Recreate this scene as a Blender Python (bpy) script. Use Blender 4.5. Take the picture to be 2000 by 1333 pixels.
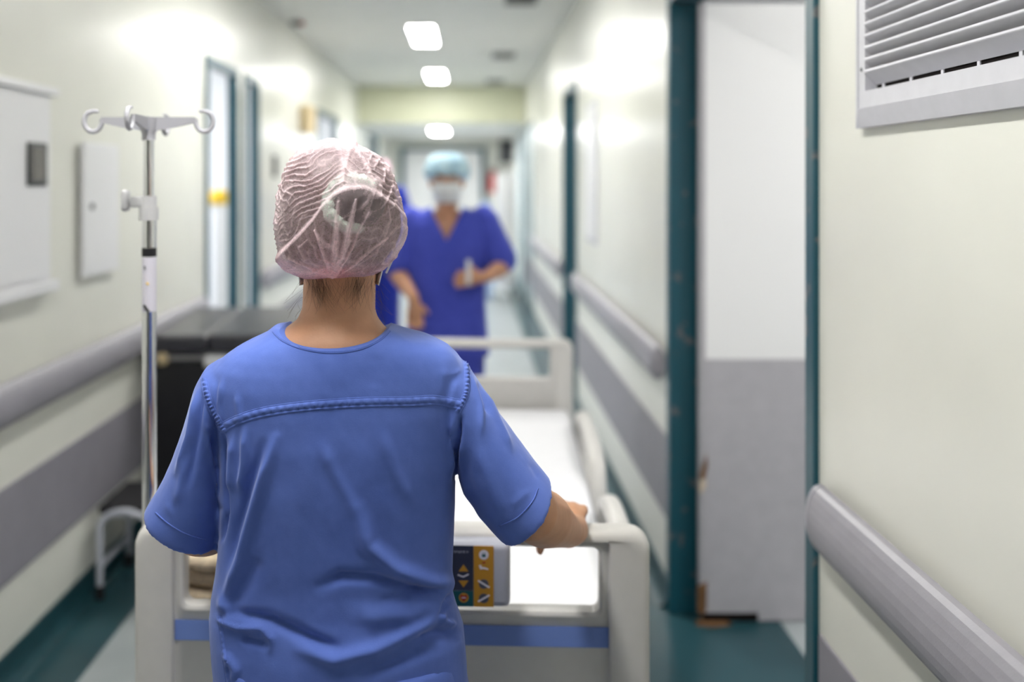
import bpy, bmesh, math, random
import numpy as np
from mathutils import Vector, Matrix
from mathutils.bvhtree import BVHTree
from mathutils import noise as mnoise

random.seed(7)
np.random.seed(7)
scene = bpy.context.scene
for o in list(bpy.data.objects):
    bpy.data.objects.remove(o)

# ------------------------------------------------------------------ camera
CAMZ = 1.57                     # eye height
FPX = 35.0 / 36.0 * 2000.0      # focal length in pixels of a 2000 px wide frame
VX, VY = 915.0, 354.0           # where the corridor's vanishing point sits
cam_d = bpy.data.cameras.new('camera')
cam_d.lens = 35.0
cam_d.sensor_width = 36.0
cam_d.shift_x = (1000.0 - VX) / 2000.0
cam_d.shift_y = -(666.5 - VY) / 2000.0
cam_d.clip_start = 0.05
cam_d.dof.use_dof = True
cam_d.dof.focus_distance = 1.42
cam_d.dof.aperture_fstop = 1.7
cam_d.dof.aperture_blades = 0
cam = bpy.data.objects.new('camera', cam_d)
scene.collection.objects.link(cam)
cam.location = (0, 0, CAMZ)
cam.rotation_euler = (math.pi / 2, 0, 0)
scene.camera = cam

# ------------------------------------------------------------------ world and exposure
world = bpy.data.worlds.new('world')
scene.world = world
world.use_nodes = True
world.node_tree.nodes['Background'].inputs[0].default_value = (0.8, 0.86, 1.0, 1)
world.node_tree.nodes['Background'].inputs[1].default_value = 0.25
vs = scene.view_settings
vs.view_transform = 'Standard'
vs.look = 'None'
vs.gamma = 1.0
vs.use_curve_mapping = False
vs.exposure = 1.52
LIGHT_E = 23.0                  # emission of the corridor lamps
ROOM_E = 10.0                   # emission of the side-room lamps
LIGHT_Y = [1.2, 5.2, 8.45, 11.7]
try:
    scene.cycles.use_denoising = True
    scene.cycles.max_bounces = 8
    scene.cycles.transparent_max_bounces = 16
    scene.cycles.sample_clamp_indirect = 6.0
except Exception:
    pass

def P(px, py, y):
    """point of the photograph's pixel at distance y along the corridor"""
    return Vector(((px - VX) / FPX * y, y, CAMZ - (py - VY) / FPX * y))

# ------------------------------------------------------------------ materials
MATS = {}
def mat(name, col, rough=0.5, spec=0.5, metal=0.0, var=0.0, vscale=8.0, bump=0.0, bscale=60.0,
        emit=None, estr=0.0, sheen=0.0, sss=0.0, coat=0.0, stretch=None, col2=None):
    if name in MATS:
        return MATS[name]
    m = bpy.data.materials.new(name)
    m.use_nodes = True
    nt = m.node_tree
    b = nt.nodes['Principled BSDF']
    b.inputs['Base Color'].default_value = (*col, 1)
    b.inputs['Roughness'].default_value = rough
    b.inputs['Specular IOR Level'].default_value = spec
    b.inputs['Metallic'].default_value = metal
    b.inputs['Sheen Weight'].default_value = sheen
    b.inputs['Coat Weight'].default_value = coat
    if sss:
        b.inputs['Subsurface Weight'].default_value = sss
        b.inputs['Subsurface Radius'].default_value = (0.012, 0.005, 0.003)
        b.inputs['Subsurface Scale'].default_value = 1.0
    if emit:
        b.inputs['Emission Color'].default_value = (*emit, 1)
        b.inputs['Emission Strength'].default_value = estr
    tc = nt.nodes.new('ShaderNodeTexCoord')
    src = tc.outputs['Object']
    if stretch:
        mp = nt.nodes.new('ShaderNodeMapping')
        mp.inputs['Scale'].default_value = stretch
        nt.links.new(src, mp.inputs['Vector'])
        src = mp.outputs['Vector']
    if var or col2:
        n = nt.nodes.new('ShaderNodeTexNoise')
        n.inputs['Scale'].default_value = vscale
        n.inputs['Detail'].default_value = 5.0
        nt.links.new(src, n.inputs['Vector'])
        r = nt.nodes.new('ShaderNodeValToRGB')
        c2 = col2 if col2 else tuple(min(1, c * (1 + var)) for c in col)
        r.color_ramp.elements[0].color = (*[c * (1 - var) for c in col], 1)
        r.color_ramp.elements[1].color = (*c2, 1)
        r.color_ramp.elements[0].position = 0.32
        r.color_ramp.elements[1].position = 0.68
        nt.links.new(n.outputs['Fac'], r.inputs['Fac'])
        nt.links.new(r.outputs['Color'], b.inputs['Base Color'])
    if bump:
        n2 = nt.nodes.new('ShaderNodeTexNoise')
        n2.inputs['Scale'].default_value = bscale
        n2.inputs['Detail'].default_value = 3.0
        nt.links.new(src, n2.inputs['Vector'])
        bp = nt.nodes.new('ShaderNodeBump')
        bp.inputs['Strength'].default_value = bump
        bp.inputs['Distance'].default_value = 0.002
        nt.links.new(n2.outputs['Fac'], bp.inputs['Height'])
        nt.links.new(bp.outputs['Normal'], b.inputs['Normal'])
    MATS[name] = m
    return m

M_WALL = mat('cream_gloss_paint', (0.755, 0.755, 0.69), 0.28, 0.5, var=0.03, vscale=2.5, bump=0.06, bscale=14)
M_CEIL = mat('ceiling_white', (0.74, 0.74, 0.72), 0.45, 0.4, var=0.02)
M_BULK = mat('bulkhead_green_cream', (0.70, 0.71, 0.52), 0.4, 0.4, var=0.03)
M_ROOM = mat('room_white', (0.86, 0.87, 0.90), 0.5)
M_RAIL = mat('handrail_vinyl', (0.31, 0.30, 0.335), 0.38, 0.5, var=0.04, vscale=20, bump=0.08, bscale=220)
M_CAPV = mat('rail_cap_vinyl', (0.33, 0.32, 0.36), 0.38, 0.5)
M_BAND = mat('bumper_vinyl', (0.265, 0.255, 0.29), 0.45, 0.4, var=0.05, vscale=10)
M_BASE = mat('cove_teal', (0.012, 0.058, 0.072), 0.35, 0.5, var=0.12, vscale=14)
M_WHITE = mat('white_enamel', (0.80, 0.80, 0.82), 0.35, 0.5)
M_LILAC = mat('vent_white', (0.60, 0.60, 0.645), 0.4, 0.5, var=0.03, vscale=30)
M_BLACK = mat('black_vinyl', (0.012, 0.012, 0.015), 0.38, 0.5, var=0.2, vscale=12, bump=0.1, bscale=150)
M_PAD = mat('pad_grey_black', (0.035, 0.035, 0.045), 0.36, 0.6, var=0.15, vscale=10, bump=0.1, bscale=150)
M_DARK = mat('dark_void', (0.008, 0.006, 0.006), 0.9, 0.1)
M_RUBBER = mat('rubber', (0.015, 0.015, 0.017), 0.7, 0.3)
M_CHROME = mat('chrome', (0.70, 0.71, 0.73), 0.10, 0.5, metal=1.0)
M_STEEL = mat('steel', (0.5, 0.5, 0.52), 0.3, 0.5, metal=1.0)
M_HOOK = mat('hook_plastic', (0.46, 0.46, 0.50), 0.42, 0.5)
M_CLAMP = mat('clamp_plastic', (0.54, 0.54, 0.55), 0.42, 0.5)
M_BED = mat('bed_abs_plastic', (0.62, 0.605, 0.58), 0.38, 0.5, var=0.02, vscale=30)
M_STRIPE = mat('bed_stripe_blue', (0.16, 0.25, 0.60), 0.45, 0.4)
M_MATT = mat('mattress_sheet', (0.84, 0.84, 0.87), 0.6, 0.3, var=0.015, vscale=20, bump=0.08, bscale=40)
M_BLANKET = mat('blanket_wool', (0.74, 0.62, 0.45), 0.9, 0.1, var=0.18, vscale=60, bump=0.5, bscale=160, sheen=0.3)
M_LEAFW = mat('door_white_laminate', (0.80, 0.80, 0.80), 0.4, 0.4)
M_LEAFG = mat('door_grey_laminate', (0.41, 0.40, 0.425), 0.45, 0.4, var=0.04, vscale=20)
M_WOOD = mat('broken_wood', (0.16, 0.085, 0.04), 0.8, 0.2, var=0.35, vscale=40)
M_WOODP = mat('broken_wood_pale', (0.62, 0.52, 0.40), 0.8, 0.2, var=0.2, vscale=60)
M_DIFF = mat('lamp_diffuser', (0.9, 0.9, 0.9), 0.5, emit=(1.0, 0.985, 0.95), estr=LIGHT_E)
M_DIFFR = mat('room_lamp_diffuser', (0.9, 0.9, 0.9), 0.5, emit=(0.96, 0.98, 1.0), estr=ROOM_E)
M_DIFFE = mat('end_lamp_diffuser', (0.9, 0.9, 0.9), 0.5, emit=(0.97, 0.98, 1.0), estr=46.0)
M_DIFFT = mat('treatment_lamp_diffuser', (0.9, 0.9, 0.9), 0.5, emit=(1.0, 0.985, 0.96), estr=6.0)
M_GRILLE = mat('ceiling_grille', (0.20, 0.20, 0.20), 0.6)
M_YEL = mat('yellow_plastic', (0.85, 0.55, 0.03), 0.5)
M_RED = mat('red_enamel', (0.55, 0.03, 0.02), 0.35)
M_BLUEBAG = mat('pale_blue_cloth', (0.45, 0.58, 0.85), 0.7)
M_TAN = mat('tan_paper', (0.62, 0.50, 0.30), 0.7)
M_DKGREY = mat('dark_grey_plastic', (0.02, 0.022, 0.024), 0.4)
M_GLASSD = mat('latch_window', (0.10, 0.09, 0.08), 0.2)

def teal_paint(name, chips):
    m = bpy.data.materials.new(name)
    m.use_nodes = True
    nt = m.node_tree
    b = nt.nodes['Principled BSDF']
    b.inputs['Roughness'].default_value = 0.35
    tc = nt.nodes.new('ShaderNodeTexCoord')
    n = nt.nodes.new('ShaderNodeTexNoise')
    n.inputs['Scale'].default_value = 16.0
    n.inputs['Detail'].default_value = 6.0
    nt.links.new(tc.outputs['Object'], n.inputs['Vector'])
    r = nt.nodes.new('ShaderNodeValToRGB')
    r.color_ramp.elements[0].position = 0.66 - chips
    r.color_ramp.elements[1].position = 0.70 - chips
    r.color_ramp.elements[0].color = (0.003, 0.068, 0.098, 1)
    r.color_ramp.elements[1].color = (0.11, 0.12, 0.13, 1)
    nt.links.new(n.outputs['Fac'], r.inputs['Fac'])
    nt.links.new(r.outputs['Color'], b.inputs['Base Color'])
    MATS[name] = m
    return m
M_TEAL = teal_paint('teal_frame_paint', -0.2)
M_TEALW = teal_paint('teal_frame_worn', 0.03)

def floor_mat():
    m = bpy.data.materials.new('vinyl_floor')
    m.use_nodes = True
    nt = m.node_tree
    b = nt.nodes['Principled BSDF']
    b.inputs['Roughness'].default_value = 0.3
    tc = nt.nodes.new('ShaderNodeTexCoord')
    sx = nt.nodes.new('ShaderNodeSeparateXYZ')
    nt.links.new(tc.outputs['Object'], sx.inputs[0])
    def cmp(op, v):
        k = nt.nodes.new('ShaderNodeMath'); k.operation = op
        nt.links.new(sx.outputs[0], k.inputs[0]); k.inputs[1].default_value = v
        return k
    a = cmp('LESS_THAN', -1.225)
    a2 = cmp('GREATER_THAN', -1.7)
    c = cmp('GREATER_THAN', 0.56)
    d = cmp('LESS_THAN', 1.11)
    def mul(p, q, op='MULTIPLY'):
        k = nt.nodes.new('ShaderNodeMath'); k.operation = op
        nt.links.new(p.outputs[0], k.inputs[0]); nt.links.new(q.outputs[0], k.inputs[1])
        return k
    f = mul(mul(a, a2), mul(c, d), 'ADD')
    n = nt.nodes.new('ShaderNodeTexNoise'); n.inputs['Scale'].default_value = 5.0; n.inputs['Detail'].default_value = 6.0
    nt.links.new(tc.outputs['Object'], n.inputs['Vector'])
    def ramp(c1, c2):
        r = nt.nodes.new('ShaderNodeValToRGB')
        r.color_ramp.elements[0].color = (*c1, 1); r.color_ramp.elements[1].color = (*c2, 1)
        r.color_ramp.elements[0].position = 0.3; r.color_ramp.elements[1].position = 0.7
        nt.links.new(n.outputs['Fac'], r.inputs['Fac'])
        return r
    g = ramp((0.38, 0.42, 0.43), (0.44, 0.48, 0.49))
    t = ramp((0.016, 0.060, 0.075), (0.024, 0.078, 0.095))
    mx = nt.nodes.new('ShaderNodeMix'); mx.data_type = 'RGBA'
    nt.links.new(f.outputs[0], mx.inputs[0])
    nt.links.new(g.outputs[0], mx.inputs[6]); nt.links.new(t.outputs[0], mx.inputs[7])
    nt.links.new(mx.outputs[2], b.inputs['Base Color'])
    return m
M_FLOOR = floor_mat()

def cloth_mat(name, c1, c2, rough=0.85, weave=1700.0, bump=0.25):
    m = bpy.data.materials.new(name)
    m.use_nodes = True
    nt = m.node_tree
    b = nt.nodes['Principled BSDF']
    b.inputs['Roughness'].default_value = rough
    b.inputs['Specular IOR Level'].default_value = 0.2
    b.inputs['Sheen Weight'].default_value = 0.35
    b.inputs['Sheen Roughness'].default_value = 0.4
    b.inputs['Sheen Tint'].default_value = (0.75, 0.8, 1.0, 1)
    tc = nt.nodes.new('ShaderNodeTexCoord')
    n = nt.nodes.new('ShaderNodeTexNoise'); n.inputs['Scale'].default_value = 14.0; n.inputs['Detail'].default_value = 8.0
    n.inputs['Roughness'].default_value = 0.65
    nt.links.new(tc.outputs['Object'], n.inputs['Vector'])
    r = nt.nodes.new('ShaderNodeValToRGB')
    r.color_ramp.elements[0].color = (*c1, 1); r.color_ramp.elements[1].color = (*c2, 1)
    r.color_ramp.elements[0].position = 0.3; r.color_ramp.elements[1].position = 0.72
    nt.links.new(n.outputs['Fac'], r.inputs['Fac'])
    nt.links.new(r.outputs['Color'], b.inputs['Base Color'])
    mp = nt.nodes.new('ShaderNodeMapping'); mp.inputs['Scale'].default_value = (0.25, 0.25, 1.0)
    nt.links.new(tc.outputs['Object'], mp.inputs['Vector'])
    n2 = nt.nodes.new('ShaderNodeTexNoise'); n2.inputs['Scale'].default_value = weave; n2.inputs['Detail'].default_value = 1.0
    nt.links.new(mp.outputs['Vector'], n2.inputs['Vector'])
    bp = nt.nodes.new('ShaderNodeBump'); bp.inputs['Strength'].default_value = bump; bp.inputs['Distance'].default_value = 0.0006
    nt.links.new(n2.outputs['Fac'], bp.inputs['Height'])
    nt.links.new(bp.outputs['Normal'], b.inputs['Normal'])
    return m
M_SCRUB = cloth_mat('scrub_cornflower', (0.088, 0.150, 0.485), (0.115, 0.185, 0.56))
M_SCRUB2 = cloth_mat('scrub_royal', (0.062, 0.084, 0.50), (0.076, 0.10, 0.56))
M_SCRUB3 = cloth_mat('scrub_navy', (0.015, 0.03, 0.30), (0.02, 0.035, 0.34))
M_SKIN = mat('skin_tan', (0.57, 0.305, 0.18), 0.5, 0.4, var=0.07, vscale=30, sss=0.12, bump=0.12, bscale=260)
M_SKIN2 = mat('skin_warm', (0.56, 0.29, 0.18), 0.5, 0.4, var=0.05, vscale=30, sss=0.12)
M_BUN = mat('bun_hair', (0.012, 0.008, 0.008), 0.5, 0.4, bump=0.6, bscale=60)
M_HAIR = mat('dark_hair', (0.06, 0.038, 0.036), 0.5, 0.5, col2=(0.17, 0.105, 0.095), vscale=30, bump=0.6, bscale=45, stretch=(6, 6, 1))
M_MASK = mat('mask_white', (0.82, 0.84, 0.86), 0.8, 0.2, bump=0.2, bscale=90)
M_SCRUNCH = mat('scrunchie_mint', (0.62, 0.74, 0.66), 0.85, 0.1, bump=0.5, bscale=120)
M_EYE = mat('eye_white', (0.75, 0.72, 0.70), 0.2)
M_IRIS = mat('eye_dark', (0.02, 0.012, 0.008), 0.2)
M_SHOE = mat('shoe_white', (0.75, 0.75, 0.75), 0.5)

def veil_mat(name, col, base, lo=0.4, hi=0.6, attr='dens', fib=260.0):
    m = bpy.data.materials.new(name)
    m.use_nodes = True
    nt = m.node_tree
    b = nt.nodes['Principled BSDF']
    b.inputs['Roughness'].default_value = 0.75
    ta = nt.nodes.new('ShaderNodeAttribute'); ta.attribute_name = 'tint'
    cm = nt.nodes.new('ShaderNodeMix'); cm.data_type = 'RGBA'
    cm.inputs[6].default_value = (*col, 1); cm.inputs[7].default_value = (0.86, 0.36, 0.42, 1)
    nt.links.new(ta.outputs['Fac'], cm.inputs[0])
    nt.links.new(cm.outputs[2], b.inputs['Base Color'])
    b.inputs['Specular IOR Level'].default_value = 0.25
    out = nt.nodes['Material Output']
    tl = nt.nodes.new('ShaderNodeBsdfTranslucent'); tl.inputs['Color'].default_value = (*col, 1)
    m1 = nt.nodes.new('ShaderNodeMixShader'); m1.inputs[0].default_value = 0.3
    nt.links.new(b.outputs[0], m1.inputs[1]); nt.links.new(tl.outputs[0], m1.inputs[2])
    tr = nt.nodes.new('ShaderNodeBsdfTransparent')
    at = nt.nodes.new('ShaderNodeAttribute'); at.attribute_name = attr
    tc = nt.nodes.new('ShaderNodeTexCoord')
    n = nt.nodes.new('ShaderNodeTexNoise'); n.inputs['Scale'].default_value = fib; n.inputs['Detail'].default_value = 4.0
    n.inputs['Distortion'].default_value = 1.5
    nt.links.new(tc.outputs['Object'], n.inputs['Vector'])
    mr = nt.nodes.new('ShaderNodeMapRange'); mr.inputs[1].default_value = 0.3; mr.inputs[2].default_value = 0.7
    mr.inputs[3].default_value = lo; mr.inputs[4].default_value = hi
    nt.links.new(n.outputs['Fac'], mr.inputs[0])
    ad = nt.nodes.new('ShaderNodeMath'); ad.operation = 'MULTIPLY'; ad.use_clamp = True
    nt.links.new(mr.outputs[0], ad.inputs[0]); nt.links.new(at.outputs['Fac'], ad.inputs[1])
    mx = nt.nodes.new('ShaderNodeMixShader')
    nt.links.new(ad.outputs[0], mx.inputs[0]); nt.links.new(tr.outputs[0], mx.inputs[1]); nt.links.new(m1.outputs[0], mx.inputs[2])
    nt.links.new(mx.outputs[0], out.inputs['Surface'])
    return m
M_VEIL = veil_mat('pink_nonwoven', (0.90, 0.73, 0.77), 0.5, 0.62, 1.15)
M_VEIL2 = mat('blue_nonwoven', (0.42, 0.66, 0.82), 0.8, 0.2, bump=0.5, bscale=60, col2=(0.6, 0.8, 0.9), vscale=20)
M_VEIL3 = mat('pink_nonwoven_opaque', (0.75, 0.5, 0.6), 0.8, 0.2, bump=0.5, bscale=60)

# ------------------------------------------------------------------ object helpers
COL = scene.collection
def empty(name, loc=(0, 0, 0), rotz=0.0, label=None, cat=None, group=None, kind=None):
    o = bpy.data.objects.new(name, None)
    o.empty_display_size = 0.1
    COL.objects.link(o)
    o.location = loc
    o.rotation_euler = (0, 0, rotz)
    tag(o, label, cat, group, kind)
    return o

def tag(o, label=None, cat=None, group=None, kind=None):
    if label: o['label'] = label
    if cat: o['category'] = cat
    if group: o['group'] = group
    if kind: o['kind'] = kind
    return o

def link(name, me, material=None, parent=None, world=False, smooth=False, label=None, cat=None, group=None, kind=None):
    o = bpy.data.objects.new(name, me)
    COL.objects.link(o)
    if material is not None and not me.materials:
        me.materials.append(material)
    if smooth:
        me.polygons.foreach_set('use_smooth', [True] * len(me.polygons))
        if len(me.polygons) < 8000:
            me.set_sharp_from_angle(angle=math.radians(48))
    if parent is not None:
        o.parent = parent
        if world and parent.type == 'EMPTY':
            o.matrix_parent_inverse = (Matrix.Translation(parent.location) @ Matrix.Rotation(parent.rotation_euler[2], 4, 'Z')).inverted()
    tag(o, label, cat, group, kind)
    return o

def pydata(name, verts, faces):
    me = bpy.data.meshes.new(name)
    me.from_pydata([tuple(v) for v in verts], [], [tuple(f) for f in faces])
    me.validate()
    me.update()
    return me

def recalc(me):
    bm = bmesh.new(); bm.from_mesh(me)
    bmesh.ops.recalc_face_normals(bm, faces=bm.faces)
    bm.to_mesh(me); bm.free()
    return me

def add_box(bm, lo, hi, bevel=0.0, seg=2):
    r = bmesh.ops.create_cube(bm, size=1.0)
    vs_ = r['verts']
    for v in vs_:
        v.co = Vector([lo[i] + (v.co[i] + 0.5) * (hi[i] - lo[i]) for i in range(3)])
    if bevel:
        es = list({e for v in vs_ for e in v.link_edges})
        bmesh.ops.bevel(bm, geom=es, offset=bevel, segments=seg, affect='EDGES', profile=0.6)

def boxes(name, bl, material, parent=None, bevel=0.0, seg=2, **kw):
    bm = bmesh.new()
    for lo, hi in bl:
        add_box(bm, lo, hi, bevel, seg)
    me = bpy.data.meshes.new(name)
    bm.to_mesh(me); bm.free()
    return link(name, me, material, parent, **kw)

def loft(rings, cap=True, closed=False):
    n = len(rings[0]); vs_ = [p for r in rings for p in r]; fs = []
    m = len(rings)
    for i in range(m if closed else m - 1):
        a = i * n; b = ((i + 1) % m) * n
        for j in range(n):
            k = (j + 1) % n
            fs.append((a + j, a + k, b + k, b + j))
    if cap and not closed:
        fs.append(tuple(range(n))[::-1])
        fs.append(tuple(range((m - 1) * n, m * n)))
    return vs_, fs

def tube_rings(pts, rad, n=12):
    pts = [Vector(p) for p in pts]
    if not hasattr(rad, '__len__'):
        rad = [rad] * len(pts)
    rings = []; ref = None
    for i, p in enumerate(pts):
        t = (pts[min(i + 1, len(pts) - 1)] - pts[max(i - 1, 0)])
        t = t.normalized() if t.length > 1e-9 else Vector((0, 0, 1))
        if ref is None:
            ref = Vector((0, 0, 1)) if abs(t.z) < 0.9 else Vector((1, 0, 0))
        u = t.cross(ref)
        if u.length < 1e-6:
            u = t.cross(Vector((0, 1, 0)))
        u.normalize(); w = u.cross(t).normalized(); ref = w
        r = rad[i]
        rx, rw = (r if hasattr(r, '__len__') else (r, r))
        rings.append([p + u * math.cos(a) * rx + w * math.sin(a) * rw for a in [2 * math.pi * k / n for k in range(n)]])
    return rings

def catmull(pts, sub=6):
    pts = [Vector(p) for p in pts]; out = []
    for i in range(len(pts) - 1):
        p0 = pts[max(i - 1, 0)]; p1 = pts[i]; p2 = pts[i + 1]; p3 = pts[min(i + 2, len(pts) - 1)]
        for k in range(sub):
            t = k / sub
            out.append(0.5 * ((2 * p1) + (p2 - p0) * t + (2 * p0 - 5 * p1 + 4 * p2 - p3) * t * t + (3 * p1 - p0 - 3 * p2 + p3) * t ** 3))
    out.append(pts[-1])
    return out

def tube(name, pts, rad, material, parent=None, n=12, **kw):
    kw.setdefault('smooth', True)
    v, f = loft(tube_rings(pts, rad, n))
    return link(name, recalc(pydata(name, v, f)), material, parent, **kw)

def merge(parts):
    vs_, fs = [], []
    for v, f in parts:
        o = len(vs_); vs_ += list(v); fs += [tuple(i + o for i in q) for q in f]
    return vs_, fs

def round_rect(hx, z0, z1, r, n=6):
    pts = []
    for cx, cz, a0 in ((hx - r, z1 - r, 0), (-hx + r, z1 - r, 90), (-hx + r, z0 + r, 180), (hx - r, z0 + r, 270)):
        for k in range(n + 1):
            a = math.radians(a0 + 90.0 * k / n)
            pts.append((cx + r * math.cos(a), cz + r * math.sin(a)))
    return pts

def ell_ring(cx, cy, z, rx, ry, n=40, p=2.0, tilt=0.0):
    out = []
    for k in range(n):
        a = 2 * math.pi * k / n
        c, s = math.cos(a), math.sin(a)
        x = rx * math.copysign(abs(c) ** (2 / p), c); y = ry * math.copysign(abs(s) ** (2 / p), s)
        out.append(Vector((cx + x, cy + y, z + tilt * c)))
    return out

def realize(me, mods):
    """bake a modifier stack into a new mesh"""
    o = bpy.data.objects.new('temporary', me)
    COL.objects.link(o)
    for f in mods:
        f(o)
    bpy.context.view_layer.update()
    dg = bpy.context.evaluated_depsgraph_get()
    out = bpy.data.meshes.new_from_object(o.evaluated_get(dg))
    bpy.data.objects.remove(o)
    return out

def blob(parts, voxel=0.005, smooth=4, fac=0.5, extra=None):
    """several closed pieces grown into one continuous surface"""
    v, f = merge(parts)
    me = recalc(pydata('blob', v, f))
    def rm(o):
        m = o.modifiers.new('r', 'REMESH'); m.mode = 'VOXEL'; m.voxel_size = voxel
        if smooth:
            s = o.modifiers.new('s', 'SMOOTH'); s.iterations = smooth; s.factor = fac
    return realize(me, [rm])

def boolean(me, cutter_vf):
    cut = bpy.data.objects.new('cutter', recalc(pydata('cutter', *cutter_vf)))
    COL.objects.link(cut)
    def bo(o):
        m = o.modifiers.new('b', 'BOOLEAN'); m.operation = 'DIFFERENCE'; m.object = cut; m.solver = 'EXACT'
    out = realize(me, [bo])
    bpy.data.objects.remove(cut)
    return out

def prism(poly, y0, y1):
    n = len(poly)
    v = [Vector((x, y0, z)) for x, z in poly] + [Vector((x, y1, z)) for x, z in poly]
    f = [(i, (i + 1) % n, n + (i + 1) % n, n + i) for i in range(n)]
    f += [tuple(range(n))[::-1], tuple(range(n, 2 * n))]
    return v, f

def ellipsoid(c, r, nu=20, nv=14, rot=None):
    c = Vector(c); rings = []
    for i in range(1, nv):
        a = math.pi * i / nv
        ring = []
        for j in range(nu):
            b = 2 * math.pi * j / nu
            p = Vector((r[0] * math.sin(a) * math.cos(b), r[1] * math.sin(a) * math.sin(b), r[2] * math.cos(a)))
            if rot is not None: p = rot @ p
            ring.append(c + p)
        rings.append(ring)
    return loft(rings)

def getco(me):
    a = np.empty(len(me.vertices) * 3, np.float32); me.vertices.foreach_get('co', a); return a.reshape(-1, 3).astype(np.float64)
def getno(me):
    a = np.empty(len(me.vertices) * 3, np.float32); me.vertices.foreach_get('normal', a); return a.reshape(-1, 3).astype(np.float64)
def setco(me, co):
    me.vertices.foreach_set('co', co.astype(np.float32).ravel()); me.update()
def topx(co):
    return VX + FPX * co[:, 0] / co[:, 1], VY - FPX * (co[:, 2] - CAMZ) / co[:, 1]

def seg_dist(px, py, poly):
    """distance to a polyline and the position along it (0..1)"""
    best = np.full(px.shape, 1e9); tt = np.zeros(px.shape)
    L = [math.dist(poly[i], poly[i + 1]) for i in range(len(poly) - 1)]; tot = sum(L); acc = 0
    for i in range(len(poly) - 1):
        ax, ay = poly[i]; bx, by = poly[i + 1]
        dx, dy = bx - ax, by - ay; q = dx * dx + dy * dy
        t = np.clip(((px - ax) * dx + (py - ay) * dy) / q, 0, 1)
        d = np.hypot(px - ax - t * dx, py - ay - t * dy)
        m = d < best
        best = np.where(m, d, best); tt = np.where(m, (acc + t * L[i]) / tot, tt)
        acc += L[i]
    return best, tt

def vnoise(co, scale, seed=0.0, octaves=3):
    """cheap smooth noise from summed sines with random directions"""
    rng = np.random.RandomState(abs(int(seed * 100)) + 11)
    out = np.zeros(len(co)); amp = 1.0; tot = 0
    for o_ in range(octaves):
        for k in range(5):
            d = rng.normal(size=3); d /= np.linalg.norm(d)
            out += amp * np.sin(co @ d * scale * (2 ** o_) * (0.7 + 0.6 * rng.rand()) + rng.rand() * 6.28) / 5 * 1.6
        tot += amp; amp *= 0.5
    return out / tot

# ================================================================== THE SETTING
XL, XR, ZC = -1.44, 0.74, 2.81
TH = 0.10
DOOR_Z = 2.215

def wall_run(name, x0, x1, ya, yb, openings, ztop, material, zh=DOOR_Z + 0.05):
    bl = []; y = ya
    for (a, b) in sorted(openings):
        bl.append(((x0, y, 0), (x1, a, ztop)))
        bl.append(((x0, a, zh), (x1, b, ztop)))
        y = b
    bl.append(((x0, y, 0), (x1, yb, ztop)))
    return boxes(name, bl, material, kind='structure')

LOPEN = [(5.44, 6.19), (6.375, 6.815), (9.45, 10.95), (14.3, 15.7)]
ROPEN = [(2.10, 3.665), (6.80, 7.70)]
wall_run('wall_left', XL - 0.06, XL, -4.0, 18.0, LOPEN, ZC, M_WALL)
wall_run('wall_right', XR, XR + TH, -4.0, 18.0, ROPEN, ZC, M_WALL)
boxes('wall_front', [((-3.2, -4.1, 0), (3.2, -4.0, ZC))], M_WALL, kind='structure')
boxes('wall_back', [((-4.6, 18.0, 0), (3.2, 18.1, 2.9))], M_WALL, kind='structure')
boxes('floor', [((-4.6, -4.1, -0.1), (3.2, 18.1, 0.0))], M_FLOOR, kind='structure')
boxes('ceiling', [((-4.6, -4.1, ZC), (3.2, 13.0, ZC + 0.1))], M_CEIL, kind='structure')
boxes('ceiling_low', [((-4.6, 13.08, 2.33), (3.2, 18.1, 2.43))], M_CEIL, kind='structure')
boxes('wall_bulkhead', [((XL, 13.0, 2.33), (XR, 13.08, ZC + 0.05))], M_BULK, kind='structure')

# side rooms seen through the doorways
def room(name, x0, x1, y0, y1):
    boxes(name, [((x0 - 0.08, y0 - 0.08, 0), (x0, y1 + 0.08, ZC)), ((x1, y0 - 0.08, 0), (x1 + 0.08, y1 + 0.08, ZC)),
                 ((x0, y0 - 0.08, 0), (x1, y0, ZC)), ((x0, y1, 0), (x1, y1 + 0.08, ZC))][slice(0, 4)], M_ROOM, kind='structure')
def room_l(name, y0, y1):
    boxes(name, [((-4.2, y0, 0), (-4.1, y1, ZC)), ((-4.1, y0, 0), (XL - 0.06, y0 + 0.06, ZC)), ((-4.1, y1 - 0.06, 0), (XL - 0.06, y1, ZC))], M_ROOM, kind='structure')
room_l('wall_side_room_near', 5.0, 8.6)
room_l('wall_side_room_far', 8.9, 12.6)
room_l('wall_side_room_end', 13.2, 17.4)
boxes('wall_treatment_room', [((3.0, 0.6, 0), (3.1, 5.4, ZC)), ((XR + TH, 0.6, 0), (3.0, 0.66, ZC)), ((XR + TH, 5.34, 0), (3.0, 5.4, ZC))], M_ROOM, kind='structure')
boxes('wall_store_room', [((3.0, 5.6, 0), (3.1, 9.4, ZC)), ((XR + TH, 5.6, 0), (3.0, 5.66, ZC)), ((XR + TH, 9.34, 0), (3.0, 9.4, ZC))], M_ROOM, kind='structure')

# coved skirting, crash bands
def segments(ya, yb, openings):
    out = []; y = ya
    for a, b in sorted(openings):
        if a > y: out.append((y, a))
        y = b
    out.append((y, yb)); return out

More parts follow.
